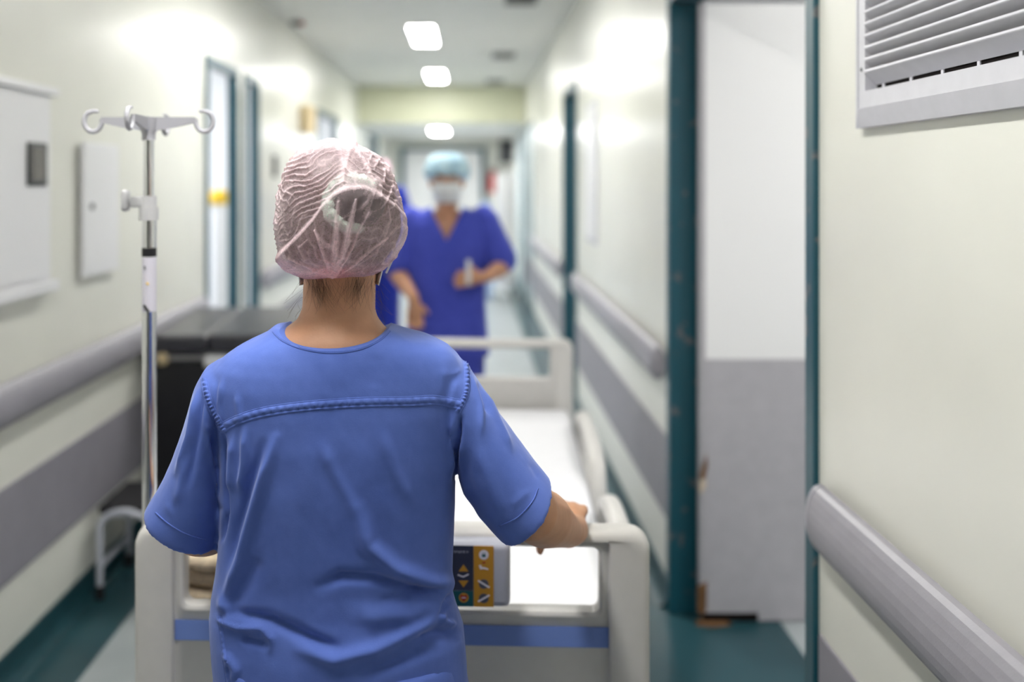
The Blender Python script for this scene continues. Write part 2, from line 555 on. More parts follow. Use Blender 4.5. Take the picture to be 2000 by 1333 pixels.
def cove(side, segs, nm):
    xs = XL if side < 0 else XR
    prof = [(0, 0.10), (0.006, 0.10), (0.008, 0.05), (0.014, 0.022), (0.03, 0.006), (0.05, 0.0005), (0, 0.0005)]
    parts = []
    for a, b in segs:
        r = [[Vector((xs - side * d, y, z)) for d, z in prof] for y in (a, b)]
        parts.append(loft(r))
    link(nm, recalc(pydata(nm, *merge(parts))), M_BASE, kind='structure')
cove(-1, segments(-4, 18, LOPEN), 'baseboard_left')
cove(1, segments(-4, 18, ROPEN), 'baseboard_right')
tn = 0
for side, segs in ((-1, segments(-4, 13, LOPEN[:3])), (1, segments(-4, 13, ROPEN))):
    xs = XL if side < 0 else XR
    for a, b in segs:
        if b - a < 0.3: continue
        tn += 1
        x0, x1 = sorted((xs, xs - side * 0.006))
        boxes('trim_%d' % tn, [((x0, a + 0.01, 0.315), (x1, b - 0.01, 0.62))], M_BAND, bevel=0.002, seg=1, kind='structure')

# handrails: a rounded vinyl profile on the wall with a moulded cap at each end
def handrail(side, ya, yb, label):
    xs = XL if side < 0 else XR
    zc = 0.886; hh = 0.068
    prof = [(0.0, hh * 0.55)]
    for k in range(13):
        a = math.radians(90 - 15 * k)
        prof.append((0.022 + 0.034 * math.cos(a) ** 0.9 if math.cos(a) > 1e-6 else 0.022, hh * math.sin(a)))
    prof.append((0.0, -hh * 0.55))
    e = empty('handrail', (xs, (ya + yb) / 2, 0.8), label=label, cat='handrail', group='grey wall handrails')
    r = [[Vector((xs - side * d, y, zc + z)) for d, z in prof] for y in (ya + 0.06, yb - 0.06)]
    link('rail_cover', recalc(pydata('rail_cover', *loft(r))), M_RAIL, e, world=True, smooth=False)
    for y, s in ((ya + 0.06, -1), (yb - 0.06, 1)):
        rr = []
        for k in range(7):
            t = k / 6.0; sc = math.sqrt(max(0.0, 1 - t * t)) * 0.999 + 0.001
            rr.append([Vector((xs - side * (d * (0.25 + 0.75 * sc)) - side * 0.0008, y + s * 0.055 * t, zc + z * (0.5 + 0.5 * sc) * 1.008)) for d, z in prof])
        link('end_cap', recalc(pydata('end_cap', *loft(rr))), M_CAPV, e, world=True, smooth=True)
    return e
handrail(-1, -3.6, 5.38, 'long grey handrail on the left wall, running behind the drip pole')
handrail(-1, 6.88, 9.38, 'short grey handrail on the left wall beyond the two teal doorways')
handrail(1, -3.6, 2.07, 'nearest grey handrail on the right wall, below the louvred vent')
handrail(1, 3.72, 6.77, 'grey handrail on the right wall between the broken door and the next teal frame')
handrail(1, 7.75, 11.2, 'far grey handrail on the right wall past the narrow teal door frame')

# teal steel door frames
dn = 0
def door_frame(side, ya, yb, worn=False, jw=0.055):
    global dn
    dn += 1
    xs = XL if side < 0 else XR
    e = empty('door_%d' % dn, (xs, (ya + yb) / 2, 0), kind='structure')
    x0, x1 = sorted((xs - side * 0.012, xs + side * (TH + 0.005 if side > 0 else 0.045)))
    m = M_TEALW if worn else M_TEAL
    for a, b in ((ya, ya + jw), (yb - jw, yb)):
        boxes('jamb', [((x0, a, 0), (x1, b, DOOR_Z + 0.05))], m, e, bevel=0.003, seg=1, world=True)
    boxes('door_header', [((x0, ya + jw, DOOR_Z), (x1, yb - jw, DOOR_Z + 0.05))], m, e, bevel=0.003, seg=1, world=True)
    return e
d_l1 = door_frame(-1, 5.44, 6.19)
d_l2 = door_frame(-1, 6.375, 6.815)
d_l3 = door_frame(-1, 9.45, 10.95)
d_l4 = door_frame(-1, 14.3, 15.7)
d_r1 = door_frame(1, 2.10, 3.665, worn=True)
d_r2 = door_frame(1, 6.80, 7.70)

# the open leaf with broken laminate
LY = 3.535
def leaf_rect(nm, x0, x1, z0, z1, ya, yb, m, parent, bev=0.0):
    return boxes(nm, [((x0, ya, z0), (x1, yb, z1))], m, parent, bevel=bev, seg=1, world=False)
lf = boxes('door_leaf', [((0.822, LY + 0.002, 0.035), (1.74, LY + 0.042, 2.205))], M_LEAFG, d_r1, world=True)
leaf_rect('upper_laminate', 0.842, 1.735, 0.937, 2.2, LY, LY + 0.003, M_LEAFW, lf)
leaf_rect('kick_laminate', 0.842, 1.735, 0.036, 0.935, LY - 0.0005, LY + 0.003, M_LEAFG, lf)
leaf_rect('kick_edge', 1.03, 1.735, 0.008, 0.037, LY, LY + 0.03, M_LEAFG, lf)
boxes('broken_gap_shade', [((0.835, LY + 0.006, 0.004), (1.03, LY + 0.03, 0.036))], M_DARK, lf)  # near-black strip painting the shade in the gap where the edge broke off
def chip(pts, m, nm, off=0.002):
    v, f = prism([( (px - VX) / FPX * LY, CAMZ - (py - VY) / FPX * LY) for px, py in pts], LY - off, LY + 0.004)
    link(nm, recalc(pydata(nm, v, f)), m, lf)
chip([(1367, 928), (1380, 885), (1382, 910), (1377, 935), (1368, 940)], M_WOOD, 'wood_chip')
chip([(1367, 938), (1377, 934), (1379, 948), (1372, 962), (1367, 964)], M_WOODP, 'wood_chip')
chip([(1362, 1146), (1381, 1136), (1380, 1190), (1372, 1203), (1362, 1196)], M_WOOD, 'wood_chip')
link('torn_floor', recalc(pydata('torn_floor', *[( [Vector((x, y, z)) for x, y in [(0.80, 3.51), (0.86, 3.495), (0.93, 3.515), (0.91, 3.56), (0.82, 3.56)] for z in (0.001, 0.005)] ), [(0, 2, 4, 6, 8), (9, 7, 5, 3, 1), (0, 1, 3, 2), (2, 3, 5, 4), (4, 5, 7, 6), (6, 7, 9, 8), (8, 9, 1, 0)]])), M_WOOD, lf)

# far doors on the right and the double door that closes the corridor
def flush_door(side, ya, yb, m):
    e = door_frame(side, ya, yb)
    xs = XL if side < 0 else XR
    x0, x1 = sorted((xs - side * 0.003, xs + side * 0.03))
    l = boxes('door_leaf', [((x0, ya + 0.055, 0.01), (x1, yb - 0.055, DOOR_Z - 0.004))], m, e, world=True)
    hx = xs - side * 0.03
    tube('door_handle', [(xs, ya + 0.13, 1.02), (hx, ya + 0.13, 1.02), (hx, ya + 0.25, 1.02)], 0.009, M_STEEL, l, n=8)
M_PALE = mat('pale_teal_leaf', (0.42, 0.50, 0.52), 0.4)
flush_door(1, 11.35, 12.85, M_PALE)
flush_door(1, 13.3, 14.9, M_PALE)
dn += 1
e = empty('door_%d' % dn, (-0.46, 18, 0), kind='structure')
fx0, fx1 = -1.24, 0.31
for a, b in ((fx0, fx0 + 0.09), (fx1 - 0.09, fx1)):
    boxes('jamb', [((a, 17.95, 0), (b, 18.02, 2.18))], M_TEAL, e, world=True)
boxes('door_header', [((fx0 + 0.09, 17.95, 2.12), (fx1 - 0.09, 18.02, 2.18))], M_TEAL, e, world=True)
for a, b in ((fx0 + 0.092, -0.468), (-0.462, fx1 - 0.092)):
    l = boxes('door_leaf', [((a, 17.965, 0.01), (b, 18.0, 2.118))], M_LEAFW, e, world=True)
    boxes('push_plate', [(((a if a > -0.5 else b - 0.1) , 17.96, 0.95), ((a + 0.1 if a > -0.5 else b), 17.966, 1.25))], M_STEEL, l)

# ------------------------------------------------------------------ ceiling lamps, grilles
def lamp(x, y, z, lx, ly, m, label, group):
    e = empty('ceiling_lamp', (x, y, z), label=label, cat='light', group=group)
    w = 0.02
    for i, (a, b) in enumerate((((x - lx / 2 - w, y - ly / 2 - w), (x + lx / 2 + w, y - ly / 2)), ((x - lx / 2 - w, y + ly / 2), (x + lx / 2 + w, y + ly / 2 + w)),
                 ((x - lx / 2 - w, y - ly / 2), (x - lx / 2, y + ly / 2)), ((x + lx / 2, y - ly / 2), (x + lx / 2 + w, y + ly / 2)))):
        boxes('lamp_trim', [((*a, z - 0.012), (*b, z))], M_WHITE, e, world=True)
    boxes('diffuser', [((x - lx / 2, y - ly / 2, z - 0.008), (x + lx / 2, y + ly / 2, z - 0.002))], m, e, world=True)
names = ['fluorescent ceiling lamp just above and behind the nurse pushing the bed',
         'fluorescent ceiling lamp over the bed, above the picture', 'nearest visible glowing ceiling lamp, above the pink cap',
         'second visible glowing ceiling lamp, just before the greenish bulkhead']
for y, nm in zip(LIGHT_Y, names):
    lamp(-0.38, y, ZC, 0.20, 1.04, M_DIFF, nm, 'corridor ceiling lamps')
lamp(-0.44, 15.0, 2.33, 0.24, 1.2, M_DIFFE, 'farthest glowing ceiling lamp, beyond the bulkhead above the facing nurse', 'corridor ceiling lamps')
for (x, y, nm) in ((-2.8, 6.8, 'bright lamp in the room behind the left teal doorway'), (-2.8, 10.6, 'bright lamp in the far left room'),
                   (-2.8, 15.2, 'lamp in the last room on the left'), (1.9, 2.2, 'lamp in the room behind the broken door'), (1.9, 7.4, 'lamp in the room behind the narrow teal frame')):
    lamp(x, y, ZC, 0.6, 1.2, M_DIFFT if x > 0 else M_DIFFR, nm, 'side room lamps')

def grille(x, y, label):
    e = empty('ceiling_grille', (x, y, ZC), label=label, cat='grille', group='dark ceiling grilles')
    boxes('grille_frame', [((x - 0.11, y - 0.22, ZC - 0.01), (x - 0.09, y + 0.22, ZC)), ((x + 0.09, y - 0.22, ZC - 0.01), (x + 0.11, y + 0.22, ZC)),
                           ((x - 0.09, y - 0.22, ZC - 0.01), (x + 0.09, y - 0.2, ZC)), ((x - 0.09, y + 0.2, ZC - 0.01), (x + 0.09, y + 0.22, ZC))], M_GRILLE, e, world=True)
    boxes('backing', [((x - 0.09, y - 0.2, ZC - 0.003), (x + 0.09, y + 0.2, ZC - 0.0005))], M_DARK, e, world=True)
    for k in range(9):
        yy = y - 0.17 + k * 0.0425
        boxes('slat', [((x - 0.09, yy - 0.008, ZC - 0.009), (x + 0.09, yy + 0.008, ZC - 0.004))], M_GRILLE, e, world=True)
grille(0.36, 6.75, 'nearest dark air grille in the corridor ceiling')
grille(0.345, 9.8, 'second dark air grille in the corridor ceiling, farther along')
grille(0.33, 12.4, 'faint farthest air grille by the bulkhead')

e = empty('smoke_detector', (-1.33, 7.7, ZC), label='small detector with a red dot where ceiling meets the left wall', cat='detector')
v, f = loft([ell_ring(-1.33, 7.7, ZC - 0.001, 0.05, 0.05, 20), ell_ring(-1.33, 7.7, ZC - 0.025, 0.05, 0.05, 20), ell_ring(-1.33, 7.7, ZC - 0.04, 0.03, 0.03, 20)])
link('detector_body', recalc(pydata('detector_body', v, f)), M_GRILLE, e, world=True)
link('indicator', recalc(pydata('indicator', *ellipsoid((-1.28, 7.66, ZC - 0.03), (0.02, 0.02, 0.014), 10, 8))), M_RED, e, world=True)

# ------------------------------------------------------------------ things on the walls
# distribution cabinet, left
e = empty('electrical_cabinet', (XL, 2.95, 1.2), label='large white wall cabinet with a dark latch window at the left edge', cat='cabinet')
boxes('cabinet_body', [((XL, 2.5, 1.235), (XL + 0.025, 3.37, 1.86))], M_WHITE, e, bevel=0.004, world=True)
boxes('top_ledge', [((XL, 2.48, 1.86), (XL + 0.045, 3.40, 1.885))], M_WHITE, e, bevel=0.004, world=True)
boxes('bottom_ledge', [((XL, 2.48, 1.20), (XL + 0.045, 3.40, 1.235))], M_WHITE, e, bevel=0.004, world=True)
cd = boxes('cabinet_door', [((XL + 0.025, 2.51, 1.25), (XL + 0.032, 3.35, 1.845))], M_WHITE, e, bevel=0.003, world=True)
boxes('latch_frame', [((XL + 0.032, 3.17, 1.555), (XL + 0.040, 3.315, 1.695))], M_DKGREY, cd, bevel=0.006)
boxes('latch_window', [((XL + 0.040, 3.19, 1.572), (XL + 0.042, 3.295, 1.678))], M_GLASSD, cd, bevel=0.0008, seg=1)
# flat service hatch
e = empty('service_hatch', (XL, 3.86, 1.2), label='thin white metal hatch with a keyhole beside the drip pole', cat='hatch')
hd = boxes('hatch_door', [((XL + 0.012, 3.66, 1.215), (XL + 0.028, 4.02, 1.715))], M_WHITE, e, bevel=0.003, world=True)
boxes('hatch_frame', [((XL, 3.70, 1.225), (XL + 0.012, 4.0, 1.705))], M_WHITE, e, world=True)
v, f = loft(tube_rings([(XL + 0.028, 3.73, 1.475), (XL + 0.034, 3.73, 1.475)], 0.012, 14))
link('keyhole', recalc(pydata('keyhole', v, f)), M_DKGREY, hd)
link('key_slot', recalc(pydata('key_slot', *loft(tube_rings([(XL + 0.034, 3.73, 1.475), (XL + 0.0345, 3.73, 1.475)], 0.007, 12)))), M_DARK, hd)
# access panel, right
e = empty('access_panel', (XR, 5.95, 1.2), label='tall pale flush panel on the right wall before the narrow teal frame', cat='panel')
boxes('panel_frame', [((XR - 0.006, 5.70, 1.2), (XR, 6.25, 2.04))], M_LILAC, e, world=True)
boxes('panel_door', [((XR - 0.014, 5.73, 1.23), (XR - 0.006, 6.22, 2.01))], M_WHITE, e, bevel=0.003, world=True)
# small far items on the left wall
tag(boxes('paper_dispenser', [((XL, 8.45, 1.98), (XL + 0.10, 8.75, 2.22))], M_TAN, bevel=0.03, seg=3), 'beige box high on the left wall behind the pink cap', 'dispenser')
e = empty('light_switch', (XL, 7.4, 1.6), label='small dark switch plate on the left wall past the teal doors', cat='switch')
boxes('switch_plate', [((XL, 7.32, 1.60), (XL + 0.012, 7.46, 1.76))], M_DKGREY, e, bevel=0.004, world=True)
boxes('rocker', [((XL + 0.012, 7.36, 1.65), (XL + 0.018, 7.42, 1.71))], M_GRILLE, e, bevel=0.002, world=True)
# extinguisher and sign at the far end
e = empty('fire_extinguisher', (0.44, 17.9, 1.3), label='red fire extinguisher hanging on the far end wall', cat='extinguisher')
v, f = loft([ell_ring(0.44, 17.9, z, r, r, 20) for z, r in ((1.36, 0.06), (1.38, 0.085), (1.66, 0.085), (1.72, 0.06), (1.75, 0.03))])
link('cylinder_body', recalc(pydata('cylinder_body', v, f)), M_RED, e, world=True, smooth=True)
boxes('valve', [((0.40, 17.88, 1.75), (0.48, 17.92, 1.80))], M_DKGREY, e, bevel=0.006, world=True)
tube('hose', catmull([(0.47, 17.86, 1.77), (0.53, 17.84, 1.7), (0.53, 17.85, 1.5), (0.50, 17.86, 1.42)]), 0.01, M_RUBBER, e, world=True)
boxes('wall_bracket', [((0.40, 17.965, 1.45), (0.48, 18.0, 1.62))], M_STEEL, e, world=True)
e = empty('hanging_sign', (0.62, 16.2, 2.33), label='dark sign box hanging from the low ceiling at the right', cat='sign')
boxes('sign_box', [((0.50, 16.15, 1.86), (0.73, 16.21, 2.24))], M_DKGREY, e, bevel=0.01, world=True)
for x in (0.54, 0.69):
    tube('hanger', [(x, 16.18, 2.23), (x, 16.18, 2.33)], 0.006, M_STEEL, e, n=8, world=True)

# louvred vent on the near right wall
e = empty('wall_vent', (XR, 1.5, 1.67), label='white louvred air vent high on the right wall', cat='vent')
VY0, VY1, VZ0, VZ1 = 1.20, 1.862, 1.668, 2.20
def bevel_frame(nm, ya, yb, za, zb, w, d0, d1, m, parent):
    """four mitred sides, thicker at the outside"""
    for (p, q) in (((ya, za), (yb, za)), ((yb, za), (yb, zb)), ((yb, zb), (ya, zb)), ((ya, zb), (ya, za))):
        cy, cz = (ya + yb) / 2, (za + zb) / 2
        def inn(t): return (t[0] + math.copysign(w, cy - t[0]), t[1] + math.copysign(w, cz - t[1]))
        quad = [p, q, inn(q), inn(p)]
        vv = [Vector((XR, *t)) for t in quad] + [Vector((XR - (d0 if i < 2 else d1), *t)) for i, t in enumerate(quad)]
        ff = [(0, 1, 2, 3), (4, 7, 6, 5), (0, 4, 5, 1), (1, 5, 6, 2), (2, 6, 7, 3), (3, 7, 4, 0)]
        link(nm, recalc(pydata(nm, vv, ff)), m, parent, world=True)
bevel_frame('outer_frame', VY0, VY1, VZ0, VZ1, 0.034, 0.016, 0.026, M_LILAC, e)
bevel_frame('inner_frame', VY0 + 0.0345, VY1 - 0.0345, VZ0 + 0.0345, VZ1 - 0.0345, 0.030, 0.024, 0.024, M_LILAC, e)
boxes('duct_shade', [((XR - 0.002, VY0 + 0.05, VZ0 + 0.05), (XR - 0.0005, VY1 - 0.05, VZ1 - 0.05))], M_DARK, e, world=True)  # flat near-black sheet, its colour stands in for the shade behind the slats
z = VZ0 + 0.099; ya, yb = VY0 + 0.0652, VY1 - 0.0652
smesh = None
while z < VZ1 - 0.07:
    if smesh is None:
        prof = [(-0.024, -0.001), (-0.0225, 0.0015), (-0.006, 0.0165), (-0.0045, 0.0155), (-0.0215, -0.0015)]
        prof = [(-0.0265, 0.0), (-0.0255, 0.0035), (-0.004, -0.0215), (-0.0045, -0.0235), (-0.0258, -0.0015)]
        r = [[Vector((d, y, zz)) for d, zz in prof] for y in (ya, yb)]
        smesh = recalc(pydata('slat', *loft(r)))
    o = link('slat', smesh, M_LILAC, e, world=True)
    o.location = (XR, 0, z)
    z += 0.0215
for k in range(5):
    y = VY1 - 0.095 - k * 0.11
    boxes('rear_bar', [((XR - 0.004, y - 0.004, VZ0 + 0.06), (XR - 0.002, y + 0.004, VZ1 - 0.06))], M_LILAC, e, world=True)
for zz in (VZ0 + 0.105, VZ1 - 0.105):
    v, f = loft(tube_rings([(XR - 0.0235, VY1 - 0.049, zz), (XR - 0.0255, VY1 - 0.049, zz)], 0.0035, 10))
    link('screw', recalc(pydata('screw', v, f)), M_DKGREY, e, world=True)

# ================================================================== THE BED
BED_X, BED_Y, BED_R = -0.141, 1.77, -math.radians(2.3)
TOPZ = 0.960
bed = empty('hospital_bed', (BED_X, BED_Y, 0), BED_R, label='off-white hospital bed with blue stripe pushed by the nurse in the pink cap', cat='bed')
def panel_mesh():
    HX, ZB = 0.4625, 0.36
    L = []
    def ring(hx, z0, z1, r, y): L.append([Vector((x, y, z)) for x, z in round_rect(hx, z0, z1, r)])
    ring(HX - 0.010, ZB + 0.01, TOPZ - 0.010, 0.028, 0.052)
    ring(HX - 0.003, ZB + 0.003, TOPZ - 0.003, 0.030, 0.046)
    ring(HX, ZB, TOPZ, 0.030, 0.036)
    ring(HX, ZB, TOPZ - 0.001, 0.030, 0.018)
    ring(HX - 0.002, ZB + 0.002, TOPZ - 0.005, 0.029, 0.006)
    ring(HX - 0.007, ZB + 0.007, TOPZ - 0.013, 0.026, 0.001)
    ring(HX - 0.014, ZB + 0.014, TOPZ - 0.022, 0.022, 0.0)
    ring(0.394, ZB + 0.05, 0.936, 0.012, 0.0)
    ring(0.391, ZB + 0.053, 0.933, 0.011, 0.002)
    ring(0.3895, ZB + 0.055, 0.9315, 0.010, 0.010)
    ring(0.386, 0.792, 0.929, 0.014, 0.011)
    ring(0.381, 0.7945, 0.926, 0.014, 0.0085)
    ring(0.377, 0.799, 0.923, 0.014, 0.0085)
    ring(0.3735, 0.804, 0.9195, 0.013, 0.012)
    ring(0.373, 0.805, 0.919, 0.013, 0.022)
    ring(0.373, 0.805, 0.919, 0.013, 0.040)
    ring(0.378, 0.800, 0.924, 0.014, 0.052)
    for r in L[:7]:
        for q in r:
            if q.z > 0.9 and abs(q.x) > 0.36:
                q.z -= 0.013 * ((abs(q.x) - 0.36) / 0.1025) ** 2
    v, f = loft(L, closed=True)
    return recalc(pydata('end_panel', v, f))
pm = panel_mesh()
foot = link('foot_panel', pm, M_BED, bed, smooth=True)
head = link('head_panel', pm, M_BED, bed, smooth=True)
head.location = (0, 2.10, 0)
boxes('blue_stripe', [((-0.389, 0.0085, 0.7425), (0.389, 0.0098, 0.779))], M_STRIPE, foot)
# bed frame (mostly hidden)
boxes('side_beam', [((-0.42, 0.055, 0.46), (-0.37, 2.09, 0.52))], M_BED, bed, bevel=0.008)
boxes('side_beam', [((0.37, 0.055, 0.46), (0.42, 2.09, 0.52))], M_BED, bed, bevel=0.008)
boxes('deck', [((-0.37, 0.06, 0.495), (0.37, 2.09, 0.52))], M_BED, bed, bevel=0.004)
boxes('column', [((-0.15, 0.45, 0.22), (0.15, 0.75, 0.495))], M_BED, bed, bevel=0.02)
boxes('column', [((-0.15, 1.4, 0.22), (0.15, 1.7, 0.495))], M_BED, bed, bevel=0.02)
boxes('base_frame', [((-0.36, 0.2, 0.16), (0.36, 1.95, 0.22))], M_BED, bed, bevel=0.02)
for x in (-0.33, 0.33):
    for y in (0.25, 1.9):
        v, f = loft(tube_rings([(x - 0.02, y, 0.0625), (x + 0.02, y, 0.0625)], 0.0625, 24))
        w = link('wheel', recalc(pydata('wheel', v, f)), M_RUBBER, bed)
        boxes('fork', [((x - 0.03, y - 0.03, 0.06), (x - 0.022, y + 0.03, 0.165)), ((x + 0.022, y - 0.03, 0.06), (x + 0.03, y + 0.03, 0.165)), ((x - 0.03, y - 0.03, 0.13), (x + 0.03, y + 0.03, 0.165))], M_STEEL, w)
for x in (-0.43, 0.43):
    for z in (0.60,):
        boxes('panel_bracket', [((x - 0.012, 0.05, 0.42), (x + 0.012, 0.09, 0.56))], M_STEEL, bed)
# lowered side rails: hoops of rounded plastic
for x in (-0.474, 0.474):
    for (a, b) in ((0.30, 0.92), (1.16, 1.86)):
        pts = catmull([(x, a + 0.03, 0.47), (x, a, 0.56), (x, a + 0.02, 0.68), (x, a + 0.12, 0.742), (x, b - 0.12, 0.742), (x, b - 0.02, 0.68), (x, b, 0.56), (x, b - 0.03, 0.47)], 6)
        o = tube('side_rail', pts, [(0.02, 0.026)] * len(pts), M_BED, bed, n=16)
        tube('side_rail_bar', [(x, a + 0.01, 0.575), (x, b - 0.01, 0.575)], 0.016, M_BED, o, n=12)
        s = math.copysign(1, x)
        boxes('side_rail_arm', [((min(x, x - s * 0.10), a + 0.15, 0.47), (max(x, x - s * 0.10), a + 0.2, 0.5)), ((min(x, x - s * 0.10), b - 0.2, 0.47), (max(x, x - s * 0.10), b - 0.15, 0.5))], M_BED, o)
        boxes('side_rail_base', [((x - 0.015, a + 0.02, 0.455), (x + 0.015, b - 0.02, 0.49))], M_BED, o, bevel=0.008)

# control unit on the foot panel
def bed_l(px, py):
    return (px - 760) / 1106.0, TOPZ - (py - 1024.5) / 1106.0
cx1 = bed_l(998, 0)[0]; cz0 = bed_l(0, 1171)[1]; cz1 = bed_l(0, 1047)[1]
M_CTRL = mat('control_grey', (0.42, 0.43, 0.50), 0.4, 0.5)
M_ORNG = mat('label_orange', (0.47, 0.23, 0.018), 0.5)
M_NAVY = mat('label_navy', (0.024, 0.028, 0.055), 0.5)
M_LTEAL = mat('label_teal', (0.0, 0.075, 0.09), 0.5)
M_LWH = mat('label_white', (0.70, 0.68, 0.76), 0.5)
M_LGREY = mat('label_grey', (0.065, 0.07, 0.10), 0.5)
M_LRED = mat('label_red', (0.30, 0.012, 0.008), 0.5)
bm = bmesh.new()
add_box(bm, (-cx1, -0.034, cz0), (cx1, 0.014, cz1), 0.014, 4)
me = bpy.data.meshes.new('control_unit'); bm.to_mesh(me); bm.free()
ctrl = link('control_unit', me, M_CTRL, bed, smooth=True)
YF = -0.0345
def decal(nm, poly, m, lift=0.0):
    v, f = prism([bed_l(*p) for p in poly], YF - lift - 0.0004, YF + 0.0006)
    return link(nm, recalc(pydata(nm, v, f)), m, ctrl)
def disc(px, py, r, n=24): return [(px + r * math.cos(2 * math.pi * k / n), py + r * math.sin(2 * math.pi * k / n)) for k in range(n)]
def bar(x0, y0, x1, y1, w):
    d = Vector((x1 - x0, y1 - y0)).normalized(); nx, ny = -d.y * w / 2, d.x * w / 2
    return [(x0 + nx, y0 + ny), (x1 + nx, y1 + ny), (x1 - nx, y1 - ny), (x0 - nx, y0 - ny)]
decal('label_column', [(927.5, 1051), (966, 1051), (966, 1168), (927.5, 1168)], M_ORNG)
decal('label_column', [(840, 1051), (927, 1051), (927, 1137), (840, 1137)], M_NAVY)
decal('label_column', [(840, 1138), (927, 1138), (927, 1168), (840, 1168)], M_LTEAL)
decal('lock_key', disc(947, 1068, 9.2), M_LWH, 0.0003)
decal('lock_symbol', [(943.5, 1067), (950.5, 1067), (950.5, 1072), (943.5, 1072)], M_LTEAL, 0.0006)
decal('lock_symbol', bar(945, 1067.5, 945, 1063.5, 1.2), M_LTEAL, 0.0006)
decal('lock_symbol', bar(949, 1067.5, 949, 1063.5, 1.2), M_LTEAL, 0.0006)
decal('indicator_lamp', [(944, 1081.5), (950, 1081.5), (950, 1084.5), (944, 1084.5)], M_LRED, 0.0004)
decal('bed_symbol', [(937.5, 1088), (942, 1087.5), (943.5, 1092), (947, 1091.5), (955, 1094), (956, 1097), (946, 1095), (940, 1096)], M_LWH, 0.0004)
for yy, s in ((1124, 1), (1151.5, -1)):
    decal('tilt_key', disc(947, yy, 9.3), M_LGREY, 0.0003)
    decal('tilt_symbol', bar(936, yy - s * 6.5, 958, yy + s * 6.5, 3.0), M_LWH, 0.0006)
decal('up_key', [(908, 1087), (917.5, 1100.5), (898.5, 1100.5)], M_ORNG, 0.0003)
decal('down_key', [(908, 1131), (917.5, 1118), (898.5, 1118)], M_ORNG, 0.0003)
decal('position_symbol', bar(897, 1107, 908, 1111, 2.4), M_LWH, 0.0004)
decal('position_symbol', bar(907, 1111, 918, 1105.5, 2.4), M_LWH, 0.0005)
decal('heart_ring', disc(908.5, 1151, 9.2), M_ORNG, 0.0003)
decal('heart_symbol', [(908.5, 1158.5), (902, 1151.5), (901.8, 1147), (904.5, 1144.3), (908.5, 1147), (912.5, 1144.3), (915.2, 1147), (915, 1151.5)], M_LRED, 0.0006)
decal('heart_bar', bar(904.5, 1150.7, 912.5, 1150.7, 1.8), M_LWH, 0.0008)
for k, (x, w) in enumerate(((890, 1.2), (893, 1.5), (896, 1.2), (899.5, 2.0), (903, 1.4), (906, 1.4), (909, 1.8), (914, 1.3), (916.5, 0.9))):
    decal('print_stroke', bar(x, 1060.5 + (k % 2) * 0.8, x + 0.6, 1065 - (k % 3) * 0.5, w), M_CTRL, 0.0003)

# mattress and blanket
def to_world(pts):
    R = Matrix.Rotation(BED_R, 3, 'Z')
    return [R @ Vector(p) + Vector((BED_X, BED_Y, 0)) for p in pts]
bm = bmesh.new()
add_box(bm, (-0.445, 0.062, 0.521), (0.445, 2.09, 0.692), 0.035, 5)
me = bpy.data.meshes.new('mattress'); bm.to_mesh(me); bm.free()
mt = empty('mattress', (BED_X, BED_Y, 0.52), BED_R, label='white sheeted mattress lying on the hospital bed', cat='mattress')
o = link('mattress_core', me, M_MATT, mt, smooth=True); o.location = (0, 0, -0.52)
# fold lines of the sheet
for (x0, y0, x1, y1) in ((0.20, 0.20, 0.14, 1.2), (-0.1, 0.9, 0.3, 1.6)):
    pts = catmull([(x0, y0, 0.1705), ((x0 + x1) / 2 + 0.01, (y0 + y1) / 2, 0.1705), (x1, y1, 0.1705)], 6)
    tube('sheet_crease', pts, [(0.012, 0.0035)] * len(pts), M_MATT, mt, n=10)

def blanket():
    rings = []
    layers = []
    rng = random.Random(3)
    x0, x1, y0, y1 = -0.455, -0.06, 0.085, 0.275
    zs = 0.694; parts = []
    for k in range(5):
        h = 0.034
        sx = rng.uniform(0.0, 0.014); sy = rng.uniform(-0.004, 0.012)
        rr = []
        n = 48
        for t, ins in ((0.0, 0.02), (0.12, 0.006), (0.35, 0.0), (0.65, 0.0), (0.88, 0.006), (1.0, 0.02)):
            ring = []
            for q in range(n):
                a = 2 * math.pi * q / n
                c, s = math.cos(a), math.sin(a)
                px_ = (x0 + x1) / 2 + sx + ((x1 - x0) / 2 - ins) * math.copysign(abs(c) ** 0.3, c)
                py_ = (y0 + y1) / 2 + sy + ((y1 - y0) / 2 - ins) * math.copysign(abs(s) ** 0.3, s)
                wz = 0.007 * math.sin(px_ * 34 + k * 0.9) + 0.005 * math.sin(py_ * 30 + k)
                ring.append(Vector((px_, py_, zs + t * h + wz * min(1, (k + t) * 0.5))))
            rr.append(ring)
        parts.append(loft(rr)); zs += h * 1.0
    return parts
bl = empty('folded_blanket', tuple(to_world([(-0.26, 0.18, 0.692)])[0]), BED_R, label='cream folded blanket on the bed seen through the foot panel', cat='blanket')
for p in blanket():
    v, f = p
    link('blanket_fold', recalc(pydata('blanket_fold', [Vector(q) - Vector((-0.26, 0.18, 0.692)) for q in v], f)), M_BLANKET, bl, smooth=True)

